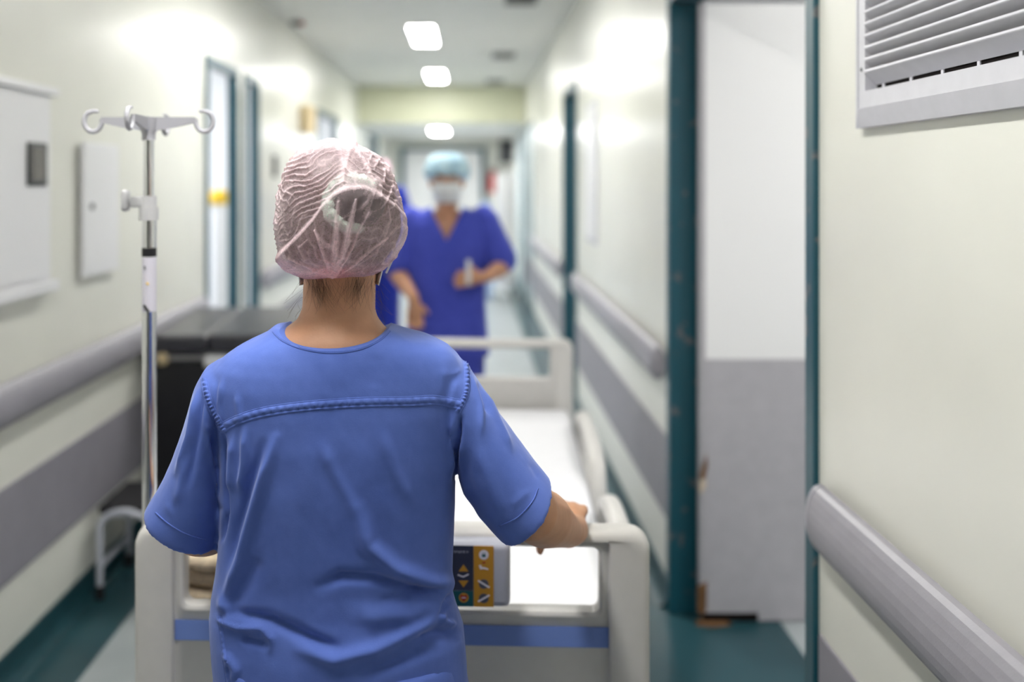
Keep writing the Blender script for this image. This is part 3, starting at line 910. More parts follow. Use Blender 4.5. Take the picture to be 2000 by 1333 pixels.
# ================================================================== DRIP POLE
IVX, IVY = (290.5 - VX) / FPX * 1.865, 1.865
iv = empty('iv_pole', (IVX, IVY, 0.45), label='chrome drip pole with four plastic hooks at the bed corner', cat='drip pole')
zt = lambda py: CAMZ - (py - VY) / FPX * IVY
def cyl(nm, z0, z1, r, m, parent, n=28, dx=0.0):
    return tube(nm, [(IVX + dx, IVY, z0), (IVX + dx, IVY, z1)], r, m, parent, n=n, world=parent is iv)
cyl('lower_tube', 0.45, zt(428), 0.0130, M_CHROME, iv, dx=0.001)
cyl('upper_tube', zt(428), zt(268), 0.0098, M_CHROME, iv)
boxes('bed_socket', [((IVX - 0.02, IVY - 0.02, 0.44), (IVX + 0.021, IVY + 0.02, 0.50))], M_BED, iv, bevel=0.006, world=True)
cyl('black_sleeve', zt(501), zt(484), 0.0134, M_RUBBER, iv, dx=0.001)
st = cyl('paper_sticker', zt(608), zt(502), 0.0132, M_LWH, iv, dx=0.001)
for (pa, pb, w, m) in (((282, 520), (283, 527), 3, M_DKGREY), ((286, 553), (290, 556), 4, M_YEL), ((281, 596), (290, 609), 5.5, M_DKGREY)):
    a = P(*pa, IVY - 0.0136); b = P(*pb, IVY - 0.0136)
    tube('print_mark', [a, b], 0.0012 * w / 3, m, st, n=8)
# clamp with thumb screw
cl = cyl('clamp', zt(430), zt(405), 0.0178, M_CLAMP, iv)
cl2 = cyl('clamp_collar', zt(406), zt(383), 0.0145, M_CLAMP, cl)
boxes('clamp_boss', [((IVX - 0.032, IVY - 0.012, zt(405)), (IVX, IVY + 0.012, zt(384)))], M_CLAMP, cl, bevel=0.004)
tube('screw_shaft', [(IVX - 0.045, IVY, zt(394)), (IVX - 0.03, IVY, zt(394))], 0.003, M_STEEL, cl, n=10)
v, f = loft([[Vector((IVX + dx, IVY + q[0] * s, zt(392) + q[1] * s)) for q in round_rect(0.011, -0.0205, 0.0205, 0.006, 4)] for dx, s in ((-0.0485, 0.85), (-0.046, 1.0), (-0.039, 0.95), (-0.037, 0.8))])
link('thumb_knob', recalc(pydata('thumb_knob', v, f)), M_CLAMP, cl, smooth=True)
# hook cross
hub = tube('hook_hub', [(IVX, IVY, zt(274)), (IVX, IVY, zt(262)), (IVX, IVY, zt(258)), (IVX, IVY, zt(229))], [0.0125, 0.0125, 0.014, 0.018], M_HOOK, iv, n=24, world=True)
HZ = zt(229)
for k in range(4):
    a = math.radians(90 * k)
    d = Vector((math.cos(a), math.sin(a), 0)); s = Vector((-d.y, d.x, 0)); o3 = Vector((IVX, IVY, 0))
    v = []
    for t, h, w in ((0.010, 0.026, 0.005), (0.05, 0.019, 0.0045), (0.088, 0.0105, 0.004)):
        for (sw, zz) in ((-w, HZ), (w, HZ), (w * 0.7, HZ - h), (-w * 0.7, HZ - h)):
            v.append(o3 + d * t + s * sw + Vector((0, 0, zz)))
    f = [(0, 1, 2, 3)[::-1], (8, 9, 10, 11)]
    for i in range(2):
        for j in range(4):
            f.append((i * 4 + j, i * 4 + (j + 1) % 4, i * 4 + 4 + (j + 1) % 4, i * 4 + 4 + j))
    arm = link('hook_arm', recalc(pydata('hook_arm', v, f)), M_HOOK, iv, world=True)
    pts = []
    for q in range(15):
        b = math.radians(165 + (415 - 165) * q / 14.0)
        pts.append(o3 + d * (0.1045 + 0.0165 * math.cos(b)) + Vector((0, 0, HZ - 0.008 + 0.0195 * math.sin(b))))
    pts.append(pts[-1] - d * 0.010 + Vector((0, 0, 0.0035)))
    pts.append(pts[-1] - d * 0.010 - Vector((0, 0, 0.0005)))
    tube('hook', pts, [(0.0035, 0.0045)] * 15 + [(0.003, 0.004), (0.002, 0.003)], M_HOOK, arm, n=10)

# ================================================================== BLACK TABLE, FOOTSTOOL
tb = empty('examination_table', (-1.05, 4.6, 0), label='black padded examination table against the left wall behind the drip pole', cat='table')
bodyb = boxes('table_body', [((-1.375, 4.34, 0.12), (-0.76, 4.92, 0.78))], M_BLACK, tb, bevel=0.012, world=True)
boxes('plinth', [((-1.36, 4.38, 0.0), (-0.80, 4.88, 0.12))], M_RUBBER, tb, world=True)
for (a, b) in ((4.345, 4.62), (4.63, 4.91)):
    boxes('door_panel', [((-0.762, a, 0.16), (-0.752, b, 0.74))], M_BLACK, bodyb, bevel=0.003)
boxes('top_frame', [((-1.372, 4.36, 0.78), (-0.72, 4.98, 0.81))], M_STEEL, tb, bevel=0.004, world=True)
for (x0, x1, dz) in ((-1.37, -1.135, 0.0), (-1.128, -0.80, 0.004), (-0.793, -0.55, 0.012)):
    bm = bmesh.new(); add_box(bm, (x0, 4.30, 0.82), (x1, 4.98, 0.90), 0.022, 4)
    for v in bm.verts:
        v.co.z += dz + (v.co.y - 4.30) * 0.06
    me = bpy.data.meshes.new('pad'); bm.to_mesh(me); bm.free()
    link('pad', me, M_PAD, tb, world=True, smooth=True)
tube('side_rail', [(-1.36, 4.33, 0.80), (-0.6, 4.33, 0.80)], 0.012, M_STEEL, tb, n=12, world=True)
link('clamp_knob', recalc(pydata('clamp_knob', *ellipsoid((-1.325, 4.305, 0.80), (0.028, 0.02, 0.028), 16, 10))), M_TAN, tb, world=True, smooth=True)
boxes('rail_clamp', [((-1.14, 4.29, 0.765), (-1.04, 4.33, 0.815))], M_WHITE, tb, bevel=0.008, world=True)
boxes('rail_clamp', [((-1.0, 4.29, 0.77), (-0.95, 4.33, 0.81))], M_RUBBER, tb, bevel=0.008, world=True)

sx0, sx1, sy0, sy1, sz = -1.385, -1.02, 3.74, 4.06, 0.325
M_TUBEW = mat('tube_pale_enamel', (0.55, 0.57, 0.64), 0.35, 0.5)
fs = empty('footstool', ((sx0 + sx1) / 2, (sy0 + sy1) / 2, 0), label='low step stool with pale tube legs and black top by the left wall', cat='stool')
boxes('tread', [((sx0 - 0.01, sy0 + 0.01, sz - 0.012), (sx1 + 0.01, sy1 + 0.01, sz + 0.018))], M_RUBBER, fs, bevel=0.006, world=True)
boxes('tread_pan', [((sx0 + 0.012, sy0 + 0.03, sz - 0.03), (sx1 - 0.012, sy1 - 0.01, sz - 0.012))], M_TUBEW, fs, world=True)
for y in (sy0, sy1):
    pts = [(sx0, y, 0.035)] + catmull([(sx0, y, 0.24), (sx0 + 0.005, y, 0.285), (sx0 + 0.04, y, 0.318), (sx0 + 0.10, y, 0.328), (sx0 + 0.16, y, 0.31), (sx1 - 0.10, y, 0.285), (sx1 - 0.02, y, 0.27), (sx1, y, 0.22)], 5) + [(sx1, y, 0.035)]
    leg = tube('leg_frame', pts, 0.0125, M_TUBEW, fs, n=12, world=True)
    for x in (sx0, sx1):
        tube('rubber_foot', [(x, y, 0.0), (x, y, 0.05)], 0.017, M_RUBBER, leg, n=12)
for x in (sx0, sx1):
    tube('stretcher', [(x, sy0, 0.12), (x, sy1, 0.12)], 0.010, M_TUBEW, fs, n=10, world=True)

# ------------------------------------------------------------------ things farther off
e = empty('linen_trolley', (0.50, 13.6, 0), label='tall trolley under a white cover at the far right', cat='trolley')
rr = []
for z, s in ((0.14, 1.0), (0.6, 1.04), (1.2, 1.0), (1.62, 0.97), (1.68, 0.9)):
    rr.append(ell_ring(0.50, 13.65, z, 0.13 * s, 0.28 * s, 32, 5))
link('cover', recalc(pydata('cover', *loft(rr))), M_WHITE, e, world=True, smooth=True)
for x in (0.42, 0.58):
    for y in (13.45, 13.85):
        tube('wheel', [(x - 0.012, y, 0.05), (x + 0.012, y, 0.05)], 0.05, M_RUBBER, e, n=16, world=True)
        tube('wheel_stem', [(x, y, 0.08), (x, y, 0.16)], 0.012, M_STEEL, e, n=8, world=True)
v, f = loft([ell_ring(0.20 + 0.03 * t, 13.30, 0.001 + 1.30 * t, 0.13 * (1 - 0.55 * t * t) , 0.12 * (1 - 0.5 * t * t), 24, 2.6) for t in (0, 0.03, 0.2, 0.4, 0.6, 0.8, 0.95, 1.0)])
tag(link('laundry_bag', recalc(pydata('laundry_bag', v, f)), M_BLUEBAG, smooth=True), 'pale blue tall bag standing against the white trolley', 'bag')
# yellow bin and boxes glimpsed in the bright left room
e = empty('waste_bin', (-1.83, 7.3, 0), label='yellow topped bin glimpsed through the left teal doorway', cat='bin')
link('bin_body', recalc(pydata('bin_body', *loft([ell_ring(-1.83, 7.3, z, r, r, 24) for z, r in ((0.0, 0.09), (0.05, 0.05), (0.3, 0.045), (1.40, 0.045))]))), M_WHITE, e, world=True, smooth=True)
link('bin_lid', recalc(pydata('bin_lid', *loft([ell_ring(-1.83, 7.3, z, r, r, 24) for z, r in ((1.40, 0.06), (1.44, 0.075), (1.49, 0.06), (1.51, 0.02))]))), M_YEL, e, world=True, smooth=True)

# ================================================================== PEOPLE
def px_ring(py, pl, pr, y, depth, n=56, p=2.4, dy=0.0, zl=None):
    a = P(pl, py, y); b = P(pr, py, y)
    return ell_ring((a.x + b.x) / 2, y + dy, a.z, abs(b.x - a.x) / 2, depth, n, p)

def two_pt_ring(A, B, depth, n=36, bulge=0.0, axis=None):
    """ring whose silhouette passes through A and B; depth along the corridor"""
    c = (A + B) / 2; u = (B - A) / 2
    w = Vector((0, 1, 0)) * depth
    ax = axis or Vector((0, 0, 0))
    return [c + u * math.cos(t) + w * math.sin(t) + ax * (-math.sin(t)) * bulge for t in [2 * math.pi * k / n for k in range(n)]]

def finger(base, dirs, lens, r0, r1):
    pts = [Vector(base)]
    for d, l in zip(dirs, lens):
        pts.append(pts[-1] + Vector(d).normalized() * l)
    n = len(pts)
    return loft(tube_rings(pts, [r0 + (r1 - r0) * i / (n - 1) for i in range(n)], 10)) 

def capsule(pts, rad, n=16):
    pts = [Vector(p) for p in pts]
    a = (pts[0] - pts[1]).normalized(); b = (pts[-1] - pts[-2]).normalized()
    r0 = rad[0]; r1 = rad[-1]
    P2 = [pts[0] + a * r0 * 0.9, pts[0] + a * r0 * 0.6] + pts + [pts[-1] + b * r1 * 0.6, pts[-1] + b * r1 * 0.9]
    R2 = [r0 * 0.35, r0 * 0.78] + list(rad) + [r1 * 0.78, r1 * 0.35]
    return loft(tube_rings(P2, R2, n))

def head_parts(c, s=1.0, face=1.0, w=0.074, l=0.094, h=0.104):
    """skull, jaw, nose, brow and ears; face = +1 looks along +Y, -1 towards the camera"""
    c = Vector(c); F = face
    ps = [ellipsoid(c + Vector((0, -F * 0.008, 0.018)) * s, (w * s, l * s, (h - 0.018) * s), 28, 20),
          ellipsoid(c + Vector((0, F * 0.035, -0.035)) * s, (0.058 * s, 0.056 * s, 0.080 * s), 24, 16),
          ellipsoid(c + Vector((0, F * 0.062, -0.083)) * s, (0.03 * s, 0.026 * s, 0.026 * s), 14, 10),
          capsule([c + Vector((0, F * 0.088, 0.008)) * s, c + Vector((0, F * 0.106, -0.032)) * s], [0.008 * s, 0.014 * s], 12),
          capsule([c + Vector((-0.04, F * 0.078, 0.022)) * s, c + Vector((0.04, F * 0.078, 0.022)) * s], [0.011 * s, 0.011 * s], 10),
          capsule([c + Vector((-0.017, F * 0.088, -0.062)) * s, c + Vector((0.017, F * 0.088, -0.062)) * s], [0.009 * s, 0.009 * s], 10)]
    for sd in (-1, 1):
        ps.append(ellipsoid(c + Vector((sd * 0.076, F * 0.0, -0.010)) * s, (0.011 * s, 0.019 * s, 0.033 * s), 12, 10))
    return ps

def eyes(c, s, face, parent):
    for sd in (-1, 1):
        p = Vector(c) + Vector((sd * 0.032, face * 0.083, 0.004)) * s
        ey = link('eye', recalc(pydata('eye', *ellipsoid(p, (0.0145 * s, 0.010 * s, 0.0085 * s), 14, 10))), M_EYE, parent, world=True, smooth=True)
        link('iris', recalc(pydata('iris', *ellipsoid(p + Vector((0, face * 0.007, 0)) * s, (0.006 * s, 0.0045 * s, 0.006 * s), 12, 8))), M_IRIS, ey, smooth=True)
        q = Vector(c) + Vector((sd * 0.033, face * 0.090, 0.027)) * s
        tube('eyebrow', [q + Vector((-0.02, 0, -0.002)) * s, q + Vector((0, face * 0.003, 0.004)) * s, q + Vector((0.02, 0, -0.002)) * s], [0.003 * s, 0.0045 * s, 0.003 * s], M_HAIR, parent, n=8, world=True)

def mask_mesh(c, s, face):
    c = Vector(c); rings = []
    n = 24
    for iz in range(9):
        t = iz / 8.0; z = -0.010 - 0.095 * t
        wd = 0.068 - 0.010 * t ** 2
        ring = []
        fwd = 0.106 + 0.022 * math.sin(math.pi * min(1, t * 1.1 + 0.08)) - 0.03 * t ** 3 + 0.0012 * math.sin(t * 3 * math.pi * 2)
        for k in range(n + 1):
            a = -1 + 2 * k / n
            y = fwd - 0.085 * abs(a) ** 2.2
            ring.append(c + Vector((a * wd, face * y, z)) * s)
        rings.append(ring)
    vs_ = [p for r in rings for p in r]; fs_ = []
    for i in range(8):
        for j in range(n):
            fs_.append((i * (n + 1) + j, i * (n + 1) + j + 1, (i + 1) * (n + 1) + j + 1, (i + 1) * (n + 1) + j))
    me = pydata('face_mask', vs_, fs_)
    def so(o):
        m = o.modifiers.new('s', 'SOLIDIFY'); m.thickness = 0.0018; m.offset = 0
    return realize(me, [so])

def shoe(x, y, face, parent, s=1.0, m=None):
    rings = []
    for t, w, h in ((-0.09, 0.025, 0.05), (-0.08, 0.034, 0.075), (-0.03, 0.036, 0.085), (0.04, 0.042, 0.065), (0.11, 0.046, 0.05), (0.155, 0.036, 0.04), (0.17, 0.018, 0.028)):
        ring = []
        for k in range(16):
            a = 2 * math.pi * k / 16
            ring.append(Vector((x + w * s * math.cos(a), y + face * t * s, 0.001 + max(0.0, (0.5 + 0.5 * math.sin(a) * 1.15)) * h * s)))
        rings.append(ring)
    link('shoe', recalc(pydata('shoe', *loft(rings))), m or M_SHOE, parent, world=True, smooth=True)

# ---------------------------------------------------------------- the nurse pushing the bed (seen from behind)
YB = 1.45
nurse = empty('person', (P(660, 0, YB).x, YB, 0), label='person in cornflower blue scrubs and pink hair cap, back turned, pushing the bed', cat='person')

# body, one continuous surface
HC = P(664, 418, 1.472)
R = lambda py, pl, pr, y, d, **k: px_ring(py, pl, pr, y, d, **k)
torso_b = loft([R(600, 592, 730, 1.468, 0.056), R(622, 583, 737, 1.465, 0.060), R(642, 556, 752, 1.460, 0.066), R(655, 528, 775, 1.458, 0.072), R(672, 495, 806, 1.457, 0.077), R(700, 462, 845, 1.456, 0.084), R(760, 445, 868, 1.455, 0.095),
                R(900, 455, 868, 1.455, 0.102), R(1080, 458, 862, 1.455, 0.095), R(1250, 448, 880, 1.455, 0.108), R(1420, 440, 895, 1.455, 0.11), R(1500, 445, 890, 1.455, 0.10)])
neck_b = loft([R(470, 606, 722, 1.475, 0.05), R(520, 596, 734, 1.474, 0.054), R(560, 594, 733, 1.472, 0.056), R(610, 592, 732, 1.467, 0.057), R(660, 590, 735, 1.462, 0.057), R(720, 600, 728, 1.460, 0.055)])
body_parts = [torso_b, neck_b] + head_parts(HC, 1.0, 1.0, w=0.066, l=0.066, h=0.094)
PT = BED_Y + 0.025   # mid line of the panel's top edge
# right arm: elbow back, hand closed over the panel's top edge
sh = P(862, 775, 1.46); el = P(1034, 1000, 1.43); wr = P(1108, 1038, 1.672); wr2 = P(1120, 1012, 1.735)
body_parts.append(capsule([sh, sh.lerp(el, 0.5), el], [0.034, 0.036, 0.038]))
body_parts.append(capsule([el, el.lerp(wr, 0.35) + Vector((0, 0, 0.0)), el.lerp(wr, 0.7), wr], [0.041, 0.043, 0.034, 0.027]))
hx, hz = (1112 - VX) / FPX * PT, TOPZ
body_parts.append(capsule([wr, Vector((hx + 0.001, PT - 0.055, hz + 0.000)), Vector((hx - 0.002, PT - 0.014, hz + 0.012))], [0.028, 0.0275, 0.024]))
for k in range(4):
    ox = hx - 0.031 + 0.0185 * k
    ln = (0.040, 0.044, 0.042, 0.033)[k]
    base = Vector((ox * 0.6 + hx * 0.4, PT - 0.035, hz + 0.017))
    body_parts.append(capsule([base, Vector((ox, PT - 0.002, hz + 0.020 + (0.006, 0.007, 0.003, -0.003)[k])), Vector((ox + 0.002, PT + 0.036, hz + 0.006)), Vector((ox + 0.002, PT + 0.043, hz - 0.022)), Vector((ox, PT + 0.036, hz - ln))], [0.010, 0.0105, 0.0092, 0.0085, 0.0075], 10))
body_parts.append(capsule([Vector((hx - 0.022, PT - 0.05, hz + 0.008)), Vector((hx - 0.044, PT - 0.040, hz - 0.002)), Vector((hx - 0.056, PT - 0.034, hz - 0.022)), Vector((hx - 0.055, PT - 0.031, hz - 0.046))], [0.0115, 0.011, 0.0095, 0.008], 10))
# left arm
shl = P(465, 775, 1.46); ell = P(388, 1032, 1.455); wrl = P(428, 1036, 1.66)
body_parts.append(capsule([shl, shl.lerp(ell, 0.5), ell], [0.034, 0.036, 0.038]))
body_parts.append(capsule([ell, ell.lerp(wrl, 0.35), ell.lerp(wrl, 0.7), wrl], [0.040, 0.041, 0.033, 0.027]))
hxl = (438 - VX) / FPX * PT
body_parts.append(capsule([wrl, Vector((hxl, PT - 0.045, hz + 0.012)), Vector((hxl, PT - 0.014, hz + 0.018))], [0.027, 0.026, 0.021]))
for k in range(4):
    ox = hxl - 0.032 + 0.0215 * k
    base = Vector((ox * 0.6 + hxl * 0.4, PT - 0.035, hz + 0.017))
    body_parts.append(capsule([base, Vector((ox, PT - 0.002, hz + 0.021)), Vector((ox, PT + 0.036, hz + 0.006)), Vector((ox, PT + 0.043, hz - 0.022)), Vector((ox, PT + 0.036, hz - 0.038))], [0.010, 0.0105, 0.0092, 0.0085, 0.0075], 10))
body_parts.append(capsule([Vector((hxl + 0.022, PT - 0.05, hz + 0.008)), Vector((hxl + 0.044, PT - 0.040, hz - 0.002)), Vector((hxl + 0.05, PT - 0.034, hz - 0.022)), Vector((hxl + 0.048, PT - 0.031, hz - 0.045))], [0.0115, 0.011, 0.0095, 0.008], 10))
# legs
nx = P(668, 0, YB).x
for sd in (-1, 1):
    body_parts.append(capsule([Vector((nx + sd * 0.085, YB, 0.80)), Vector((nx + sd * 0.085, YB + 0.01, 0.46)), Vector((nx + sd * 0.085, YB - 0.01, 0.10))], [0.085, 0.055, 0.038]))
bme = blob(body_parts, 0.0042, 5)
nbody = link('body', bme, M_SKIN, nurse, world=True, smooth=True)

# trousers and shoes
tr = []
for sd in (-1, 1):
    tr.append(loft([ell_ring(nx + sd * x, YB + dy, z, rx, ry, 36, 2.3) for z, x, rx, ry, dy in ((0.90, 0.07, 0.105, 0.122, 0), (0.78, 0.085, 0.108, 0.12, 0), (0.45, 0.092, 0.085, 0.09, 0.01), (0.06, 0.095, 0.082, 0.085, -0.005))]))
link('scrub_trousers', blob(tr, 0.012, 4), M_SCRUB, nurse, world=True, smooth=True)
for sd in (-1, 1):
    shoe(nx + sd * 0.09, YB - 0.01, 1, nurse)

# scrub top
rows = [(634, 540, 755, 0.066), (648, 520, 800, 0.076), (660, 497, 845, 0.084), (675, 466, 877, 0.090), (692, 440, 895, 0.095), (715, 418, 908, 0.100), (745, 411, 910, 0.105), (790, 416, 906, 0.110),
        (850, 430, 897, 0.114), (940, 438, 890, 0.115), (1040, 434, 887, 0.112), (1110, 424, 886, 0.110), (1155, 417, 885, 0.112), (1190, 414, 894, 0.118), (1230, 417, 907, 0.124), (1300, 425, 912, 0.128), (1400, 424, 916, 0.130), (1580, 420, 922, 0.130)]
top_parts = [loft([R(a, b, c, YB, d, p=2.5) for a, b, c, d in rows])]
def sleeve(pairs, flip):
    rings = []
    for (ax, ay, bx, by, y, d, bul) in pairs:
        A = P(ax, ay, y); B = P(bx, by, y)
        perp = (B - A).cross(Vector((0, 1, 0))).normalized()
        if perp.z > 0: perp = -perp
        rings.append(two_pt_ring(A, B, d, bulge=bul, axis=perp))
    return loft(rings)
SLL = [(428, 700, 500, 790, 1.455, 0.070, 0), (404, 716, 462, 830, 1.455, 0.074, 0), (386, 748, 450, 880, 1.457, 0.076, 0), (364, 822, 446, 940, 1.458, 0.075, 0), (338, 893, 446, 995, 1.460, 0.073, 0.0), (312, 948, 442, 1035, 1.462, 0.072, 0.002), (289, 991, 430, 1066, 1.465, 0.071, 0.008)]
SLR = [(885, 690, 820, 790, 1.455, 0.070, 0), (914, 712, 856, 830, 1.455, 0.074, 0), (937, 746, 874, 872, 1.455, 0.077, 0), (974, 808, 892, 900, 1.453, 0.076, 0), (1012, 860, 905, 948, 1.450, 0.077, 0.0), (1048, 905, 930, 1000, 1.448, 0.077, 0.006), (1077, 937, 972, 1049, 1.446, 0.075, 0.016)]
top_parts += [sleeve(SLL, -1), sleeve(SLR, 1)]
sme = blob(top_parts, 0.0036, 6)
co = getco(sme); no = getno(sme); px, py = topx(co)
back = np.clip((1.47 - co[:, 1]) / 0.03, 0, 1)
disp = 0.0022 * vnoise(co * np.array([1, 1, 0.55]), 38, 1) + 0.0008 * vnoise(co, 95, 2)
CREASE = [  # polyline in photo pixels, width px, height m
    ([(538, 858), (512, 941), (484, 1040), (470, 1095), (436, 1182)], 13, 0.0075),
    ([(515, 870), (492, 945), (462, 1040), (447, 1105)], 12, -0.005),
    ([(505, 1090), (478, 1145), (450, 1190)], 16, -0.004),
    ([(480, 842), (479, 905), (470, 960)], 8, 0.005),
    ([(455, 860), (452, 960)], 9, 0.005),
    ([(699, 1000), (718, 1066), (771, 1111), (850, 1141), (890, 1138)], 17, 0.0075),
    ([(625, 1145), (665, 1127), (730, 1130), (797, 1150), (856, 1160)], 12, -0.007),
    ([(745, 1175), (800, 1160), (868, 1150)], 10, -0.005),
    ([(700, 1205), (800, 1200), (860, 1170)], 26, 0.006),
    ([(585, 1268), (652, 1289), (731, 1270), (824, 1226), (866, 1187)], 17, 0.008),
    ([(445, 1200), (530, 1212), (600, 1245), (660, 1268)], 13, -0.008),
    ([(430, 1165), (448, 1205), (520, 1222)], 12, 0.005),
    ([(424, 1209), (466, 1228), (512, 1228), (531, 1250), (529, 1270)], 7, 0.005),
    ([(470, 1248), (520, 1262)], 9, -0.005),
    ([(811, 1246), (850, 1237), (892, 1238)], 12, -0.006),
    ([(855, 1195), (862, 1215), (890, 1222)], 8, 0.005),
    ([(700, 1320), (760, 1300), (840, 1265)], 14, -0.005),
    ([(440, 1275), (462, 1310), (455, 1333)], 8, 0.004),
    ([(885, 1160), (868, 1178), (850, 1205)], 7, -0.005),
    ([(628, 870), (655, 930), (690, 990), (700, 1015)], 14, 0.0025),
    ([(745, 845), (765, 905), (800, 980)], 14, 0.0025),
    ([(434, 742), (430, 790), (434, 832)], 6, 0.0024),
    ([(418, 745), (417, 775), (424, 815)], 6, 0.0018),
    ([(463, 775), (470, 820)], 7, 0.002),
    ([(893, 745), (878, 790)], 8, 0.0013), ([(870, 720), (856, 785)], 12, 0.0013),
    ([(900, 722), (880, 735)], 5, 0.0008),
    ([(640, 690), (645, 740), (640, 790)], 22, 0.0012), ([(735, 690), (728, 760)], 20, -0.0012),
    ([(437, 852), (442, 920), (443, 1000), (433, 1055)], 4.5, -0.009), ([(900, 814), (893, 870), (889, 935)], 4.5, -0.009), ([(885, 815), (880, 870), (880, 930)], 7, 0.004),
    # sleeves
    ([(386, 765), (370, 850), (345, 925)], 7, 0.0045), ([(395, 770), (384, 860), (366, 950)], 8, -0.004),
    ([(398, 800), (410, 880), (432, 985)], 5, 0.004), ([(412, 850), (424, 930)], 6, -0.004),
    ([(362, 900), (345, 985)], 9, 0.0025), ([(325, 985), (338, 1010)], 7, 0.0008),
    ([(922, 735), (938, 790), (940, 850)], 6, 0.003), ([(948, 765), (975, 830), (1000, 880)], 7, 0.003), ([(932, 745), (955, 810)], 7, -0.003),
    ([(900, 855), (903, 930), (920, 985)], 8, 0.003), ([(930, 870), (960, 950), (990, 1010)], 14, 0.002),
    ([(1035, 905), (1052, 935)], 6, -0.001), ([(1000, 990), (1030, 960)], 9, 0.001),
]
for poly, w, h in CREASE:
    d, t = seg_dist(px, py, poly)
    fade = np.clip(np.minimum(t, 1 - t) / 0.18, 0, 1) * 0.75 + 0.25
    disp += h * 1.45 * np.exp(-(d / (w * 0.85)) ** 2) * fade * back
# fabric below the yoke seam lies a little lower than the yoke
YOKE = [(434, 848), (470, 830), (520, 815), (600, 804), (700, 797), (800, 795), (850, 793), (898, 801)]
# hem ripples
co2 = co + no * disp[:, None]
setco(sme, co2)
# cut the neckline and hollow the sleeve ends
hole = []
cxn = (757 + 536) / 2
for k in range(25):
    a = math.pi * k / 24
    q = P(cxn + 112 * math.cos(a), 641 + 43 * math.sin(a) ** 0.9 - 3 * math.cos(a), 1.37)
    hole.append((q.x, q.z))
q = P(cxn - 112, 540, 1.37); hole.append((q.x, q.z)); q = P(cxn + 112, 540, 1.37); hole.append((q.x, q.z))
sme = boolean(sme, prism(hole, 1.2, 1.7))
def sleeve_hollow(sl):
    (a, b) = (sl[-2], sl[-1]); rings = []
    for k, (ax, ay, bx, by, y, d, bul) in enumerate((a, b)):
        A = P(ax, ay, y); B = P(bx, by, y); c = (A + B) / 2
        rings.append((c, (A - c) * 0.90, d - 0.006))
    (c0, u0, d0), (c1, u1, d1) = rings
    c2 = c1 + (c1 - c0) * 0.8
    out = []
    for c, u, d in ((c0, u0, d0), (c1, u1, d1), (c2, u1, d1)):
        out.append([c + u * math.cos(t) + Vector((0, d, 0)) * math.sin(t) for t in [2 * math.pi * k / 28 for k in range(28)]])
    return loft(out)
for sl in (SLL, SLR):
    sme = boolean(sme, sleeve_hollow(sl))
top = link('scrub_top', sme, M_SCRUB, nurse, world=True, smooth=True)

# stitched seams that follow the cloth
bm = bmesh.new(); bm.from_mesh(sme); bvh = BVHTree.FromBMesh(bm); bm.free()
def on_cloth(x, y, lift):
    d = P(x, y, 1.0) - Vector((0, 0, CAMZ)); d.normalize()
    hit, nrm, idx, dist = bvh.ray_cast(Vector((0, 0, CAMZ)), d)
    if hit is None: return None
    return hit + nrm * lift
def seam(nm, poly, w, side, pucker=0.0016, freq=9.0, base=0.0011, m=M_SCRUB):
    pts = catmull([Vector((x, y, 0)) for x, y in poly], 10)
    L = [0.0]
    for i in range(1, len(pts)): L.append(L[-1] + (pts[i] - pts[i - 1]).length)
    tot = L[-1]; n = int(tot / 1.6); grid = []
    rng = np.random.RandomState(len(nm) + len(poly))
    ph = np.cumsum(rng.uniform(0.5, 1.6, n)) * 2 * math.pi * 1.6 / freq
    prof = [(0.0, 0.0), (0.04, 0.8), (0.14, 1.0), (0.24, 0.25), (0.4, 1.0), (0.6, 1.15), (0.78, 0.8), (0.86, 0.15), (0.93, 0.45), (1.0, -0.25)]
    for i in range(n + 1):
        s = tot * i / n
        k = 0
        while k < len(L) - 2 and L[k + 1] < s: k += 1
        t = (s - L[k]) / max(1e-6, L[k + 1] - L[k]); p = pts[k].lerp(pts[k + 1], t)
        tg = (pts[k + 1] - pts[k]).normalized(); nr = Vector((-tg.y, tg.x, 0)) * side
        row = []
        for u, hgt in prof:
            q = p + nr * (u * w)
            pk = pucker * (0.5 + 0.5 * math.sin(ph[min(i, n - 1)])) * math.exp(-((u - 0.52) / 0.25) ** 2)
            row.append(on_cloth(q.x, q.y, base * hgt + pk))
        grid.append(row)
    vs_, fs_, idx = [], [], {}
    for i, row in enumerate(grid):
        for j, q in enumerate(row):
            if q is not None: idx[i, j] = len(vs_); vs_.append(q)
    for i in range(len(grid) - 1):
        for j in range(len(prof) - 1):
            ks = [(i, j), (i + 1, j), (i + 1, j + 1), (i, j + 1)]
            if all(k in idx for k in ks):
                ps = [vs_[idx[k]] for k in ks]
                if max((ps[a] - ps[b]).length for a in range(4) for b in range(a)) < 0.02:
                    fs_.append([idx[k] for k in ks])
    if fs_:
        link(nm, pydata(nm, vs_, fs_), m, top, smooth=True)
seam('yoke_seam', YOKE, 21, -1, 0.0020, 18)
seam('armhole_seam', [(391, 742), (397, 775), (410, 810), (434, 848)], 15, -1, 0.0026, 8)
seam('armhole_seam', [(917, 704), (919, 735), (916, 770), (906, 795), (899, 808)], 13, 1, 0.0026, 8)
seam('side_seam', [(423, 1205), (428, 1240), (434, 1290), (440, 1333)], 10, -1, 0.001, 12)
seam('sleeve_hem', [(303, 1003), (330, 1026), (365, 1046), (405, 1057)], 3, -1, 0.0004, 9, 0.0008)
seam('sleeve_hem', [(1052, 955), (1040, 982), (1012, 1012), (975, 1030)], 3, 1, 0.0004, 9, 0.0008)
seam('neckline_binding', [(534, 647), (552, 664), (590, 680), (645, 688), (700, 682), (740, 664), (760, 645)], 4, 1, 0.0, 9, 0.0009)

